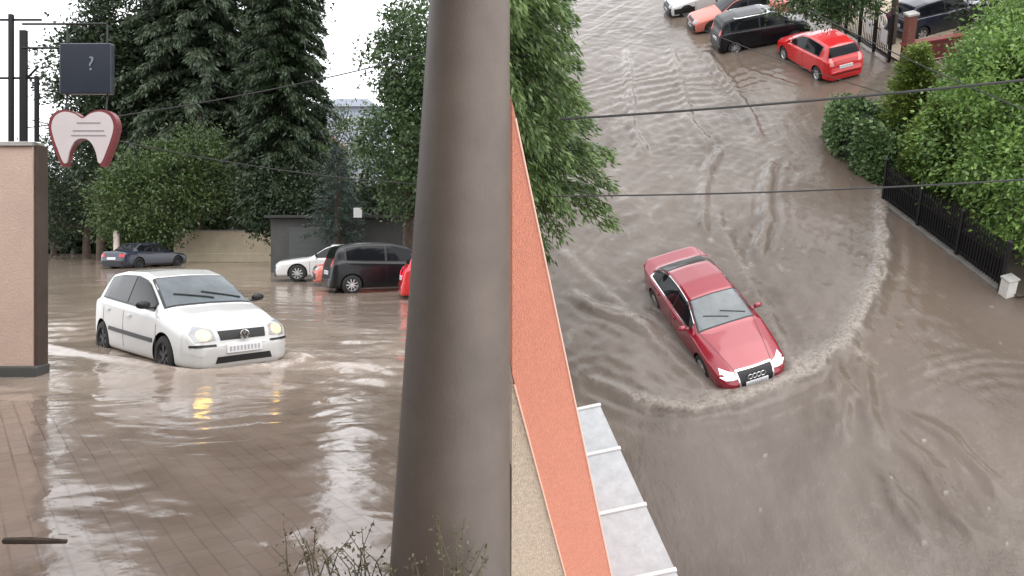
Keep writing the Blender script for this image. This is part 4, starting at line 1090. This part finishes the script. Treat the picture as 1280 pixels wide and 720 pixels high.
make_tree('broadleaf_tree', 'green tree with reddish trunk behind the scroll gate', 'tree', MR, (16.2, 27.0, .2), [(0, .3, 3.4, 1.2, 1.1, .9), (1.3, .9, 3.8, 1.4, 1.3, 1.0), (-.2, 1.6, 3.2, 1.0, 1.0, .8)], 220, 44, .15, G_mid, 3.6, .14, .26, .15, .5, TB, 12)
make_conifer('conifer_tree', 'dark conifer standing in the yard behind the light green bush', 'tree', MR, (19.2, 25.6, .3), 4.6, 1.5, G_dark, nb=90, per=120, leaf=.17, droop=.3, base=.05, group=TB, hang=.3)
bp_ = empty('gate_pier', 'slim reddish brick pier at the end of the dark red wall', 'pier', MR, (15.75, 25.15, .2))
bm = bmesh.new(); box(bm, (0, 0, .95), (.32, .32, 1.9), bev=.01); bm_obj('shaft', bm, mat('brick_red', (.16, .06, .045), .8, var=.35, vscale=14), bp_)
bm = bmesh.new(); box(bm, (0, 0, 1.94), (.4, .4, .08), bev=.01); bm_obj('cap', bm, M_conc, bp_)

def hp(u, v, z): return Vector(hill(u, v, z))
cable('overhead_cable', 'thick upper black cable spanning the hillside street', (hp(700, 149, 7), hp(1300, 98, 7)), .05, MR, .022)
cable('overhead_cable', 'thin cable spanning the street just above the red sedan', (hp(690, 245, 7), hp(1290, 224, 7)), .06, MR, .012)
cable('overhead_cable', 'grey cable running down past the gate over the bush', (hp(1010, 12, 6), hp(1300, 145, 6)), .08, MR, .012)
cable('overhead_cable', 'lower grey cable passing the red hatchback tail', (hp(880, 38, 5), hp(1110, 118, 5)), .08, MR, .010)

# ================================================================== LIGHT, SKY, CAMERA
w = bpy.data.worlds.new('World'); scene.world = w; w.use_nodes = True
nt = w.node_tree; N = nt.nodes; L = nt.links
sky = N.new('ShaderNodeTexSky'); sky.sky_type = 'NISHITA'; sky.sun_disc = False
EL, AZ = R(58), R(150)     # high sun behind cloud, over the viewer's right shoulder
sky.sun_elevation = EL; sky.sun_rotation = AZ; sky.air_density = 1; sky.dust_density = 6; sky.ozone_density = 1
tv = N.new('ShaderNodeTexCoord'); sx = N.new('ShaderNodeSeparateXYZ'); ab = N.new('ShaderNodeMath'); ab.operation = 'ABSOLUTE'; cx_ = N.new('ShaderNodeCombineXYZ')
L.new(tv.outputs['Generated'], sx.inputs[0]); L.new(sx.outputs[2], ab.inputs[0]); L.new(sx.outputs[0], cx_.inputs[0]); L.new(sx.outputs[1], cx_.inputs[1]); L.new(ab.outputs[0], cx_.inputs[2])
L.new(cx_.outputs[0], sky.inputs['Vector'])   # sky mirrored below the horizon, added to light the hillside's down-facing walls
hs = N.new('ShaderNodeHueSaturation'); hs.inputs['Saturation'].default_value = .22
L.new(sky.outputs[0], hs.inputs['Color'])
tc = N.new('ShaderNodeTexCoord'); nz = N.new('ShaderNodeTexNoise'); nz.inputs['Scale'].default_value = 2.2; nz.inputs['Detail'].default_value = 5
L.new(tc.outputs['Generated'], nz.inputs['Vector'])
mr = N.new('ShaderNodeMapRange'); mr.inputs[1].default_value = .3; mr.inputs[2].default_value = .7; mr.inputs[3].default_value = 1.15; mr.inputs[4].default_value = 1.75
L.new(nz.outputs['Fac'], mr.inputs[0])
mm = N.new('ShaderNodeMixRGB'); mm.blend_type = 'MULTIPLY'; mm.inputs[0].default_value = 1
L.new(hs.outputs[0], mm.inputs[1]); L.new(mr.outputs[0], mm.inputs[2])
ov = N.new('ShaderNodeMixRGB'); ov.inputs[0].default_value = .85; ov.inputs[1].default_value = (0, 0, 0, 1)
L.new(hs.outputs[0], ov.inputs[1]); ov.inputs[2].default_value = (7.0, 7.15, 7.35, 1)   # cloud deck
L.new(ov.outputs[0], mm.inputs[1])
bg = N['Background']; L.new(mm.outputs[0], bg.inputs['Color']); bg.inputs['Strength'].default_value = .15
sl = bpy.data.lights.new('sun', 'SUN'); sl.energy = .8; sl.angle = R(50); sl.color = (1, .96, .91)
so = bpy.data.objects.new('sun', sl); COL.objects.link(so)
dv = Vector((math.sin(AZ) * math.cos(EL), math.cos(AZ) * math.cos(EL), math.sin(EL)))
so.rotation_euler = dv.to_track_quat('Z', 'Y').to_euler()

cam = bpy.data.cameras.new('camera'); co = bpy.data.objects.new('camera', cam); COL.objects.link(co)
co.location = (0, 0, EYE); co.rotation_euler = (R(90), 0, 0)
cam.sensor_width = 36; cam.lens = F / 1280 * 36; cam.shift_y = -72 / 1280
cam.clip_start = .05; cam.clip_end = 2000
scene.camera = co
vs_ = scene.view_settings; vs_.view_transform = 'Standard'; vs_.look = 'None'; vs_.gamma = 1; vs_.exposure = .65
scene.render.engine = 'CYCLES'
scene.render.resolution_x = 1024; scene.render.resolution_y = 576
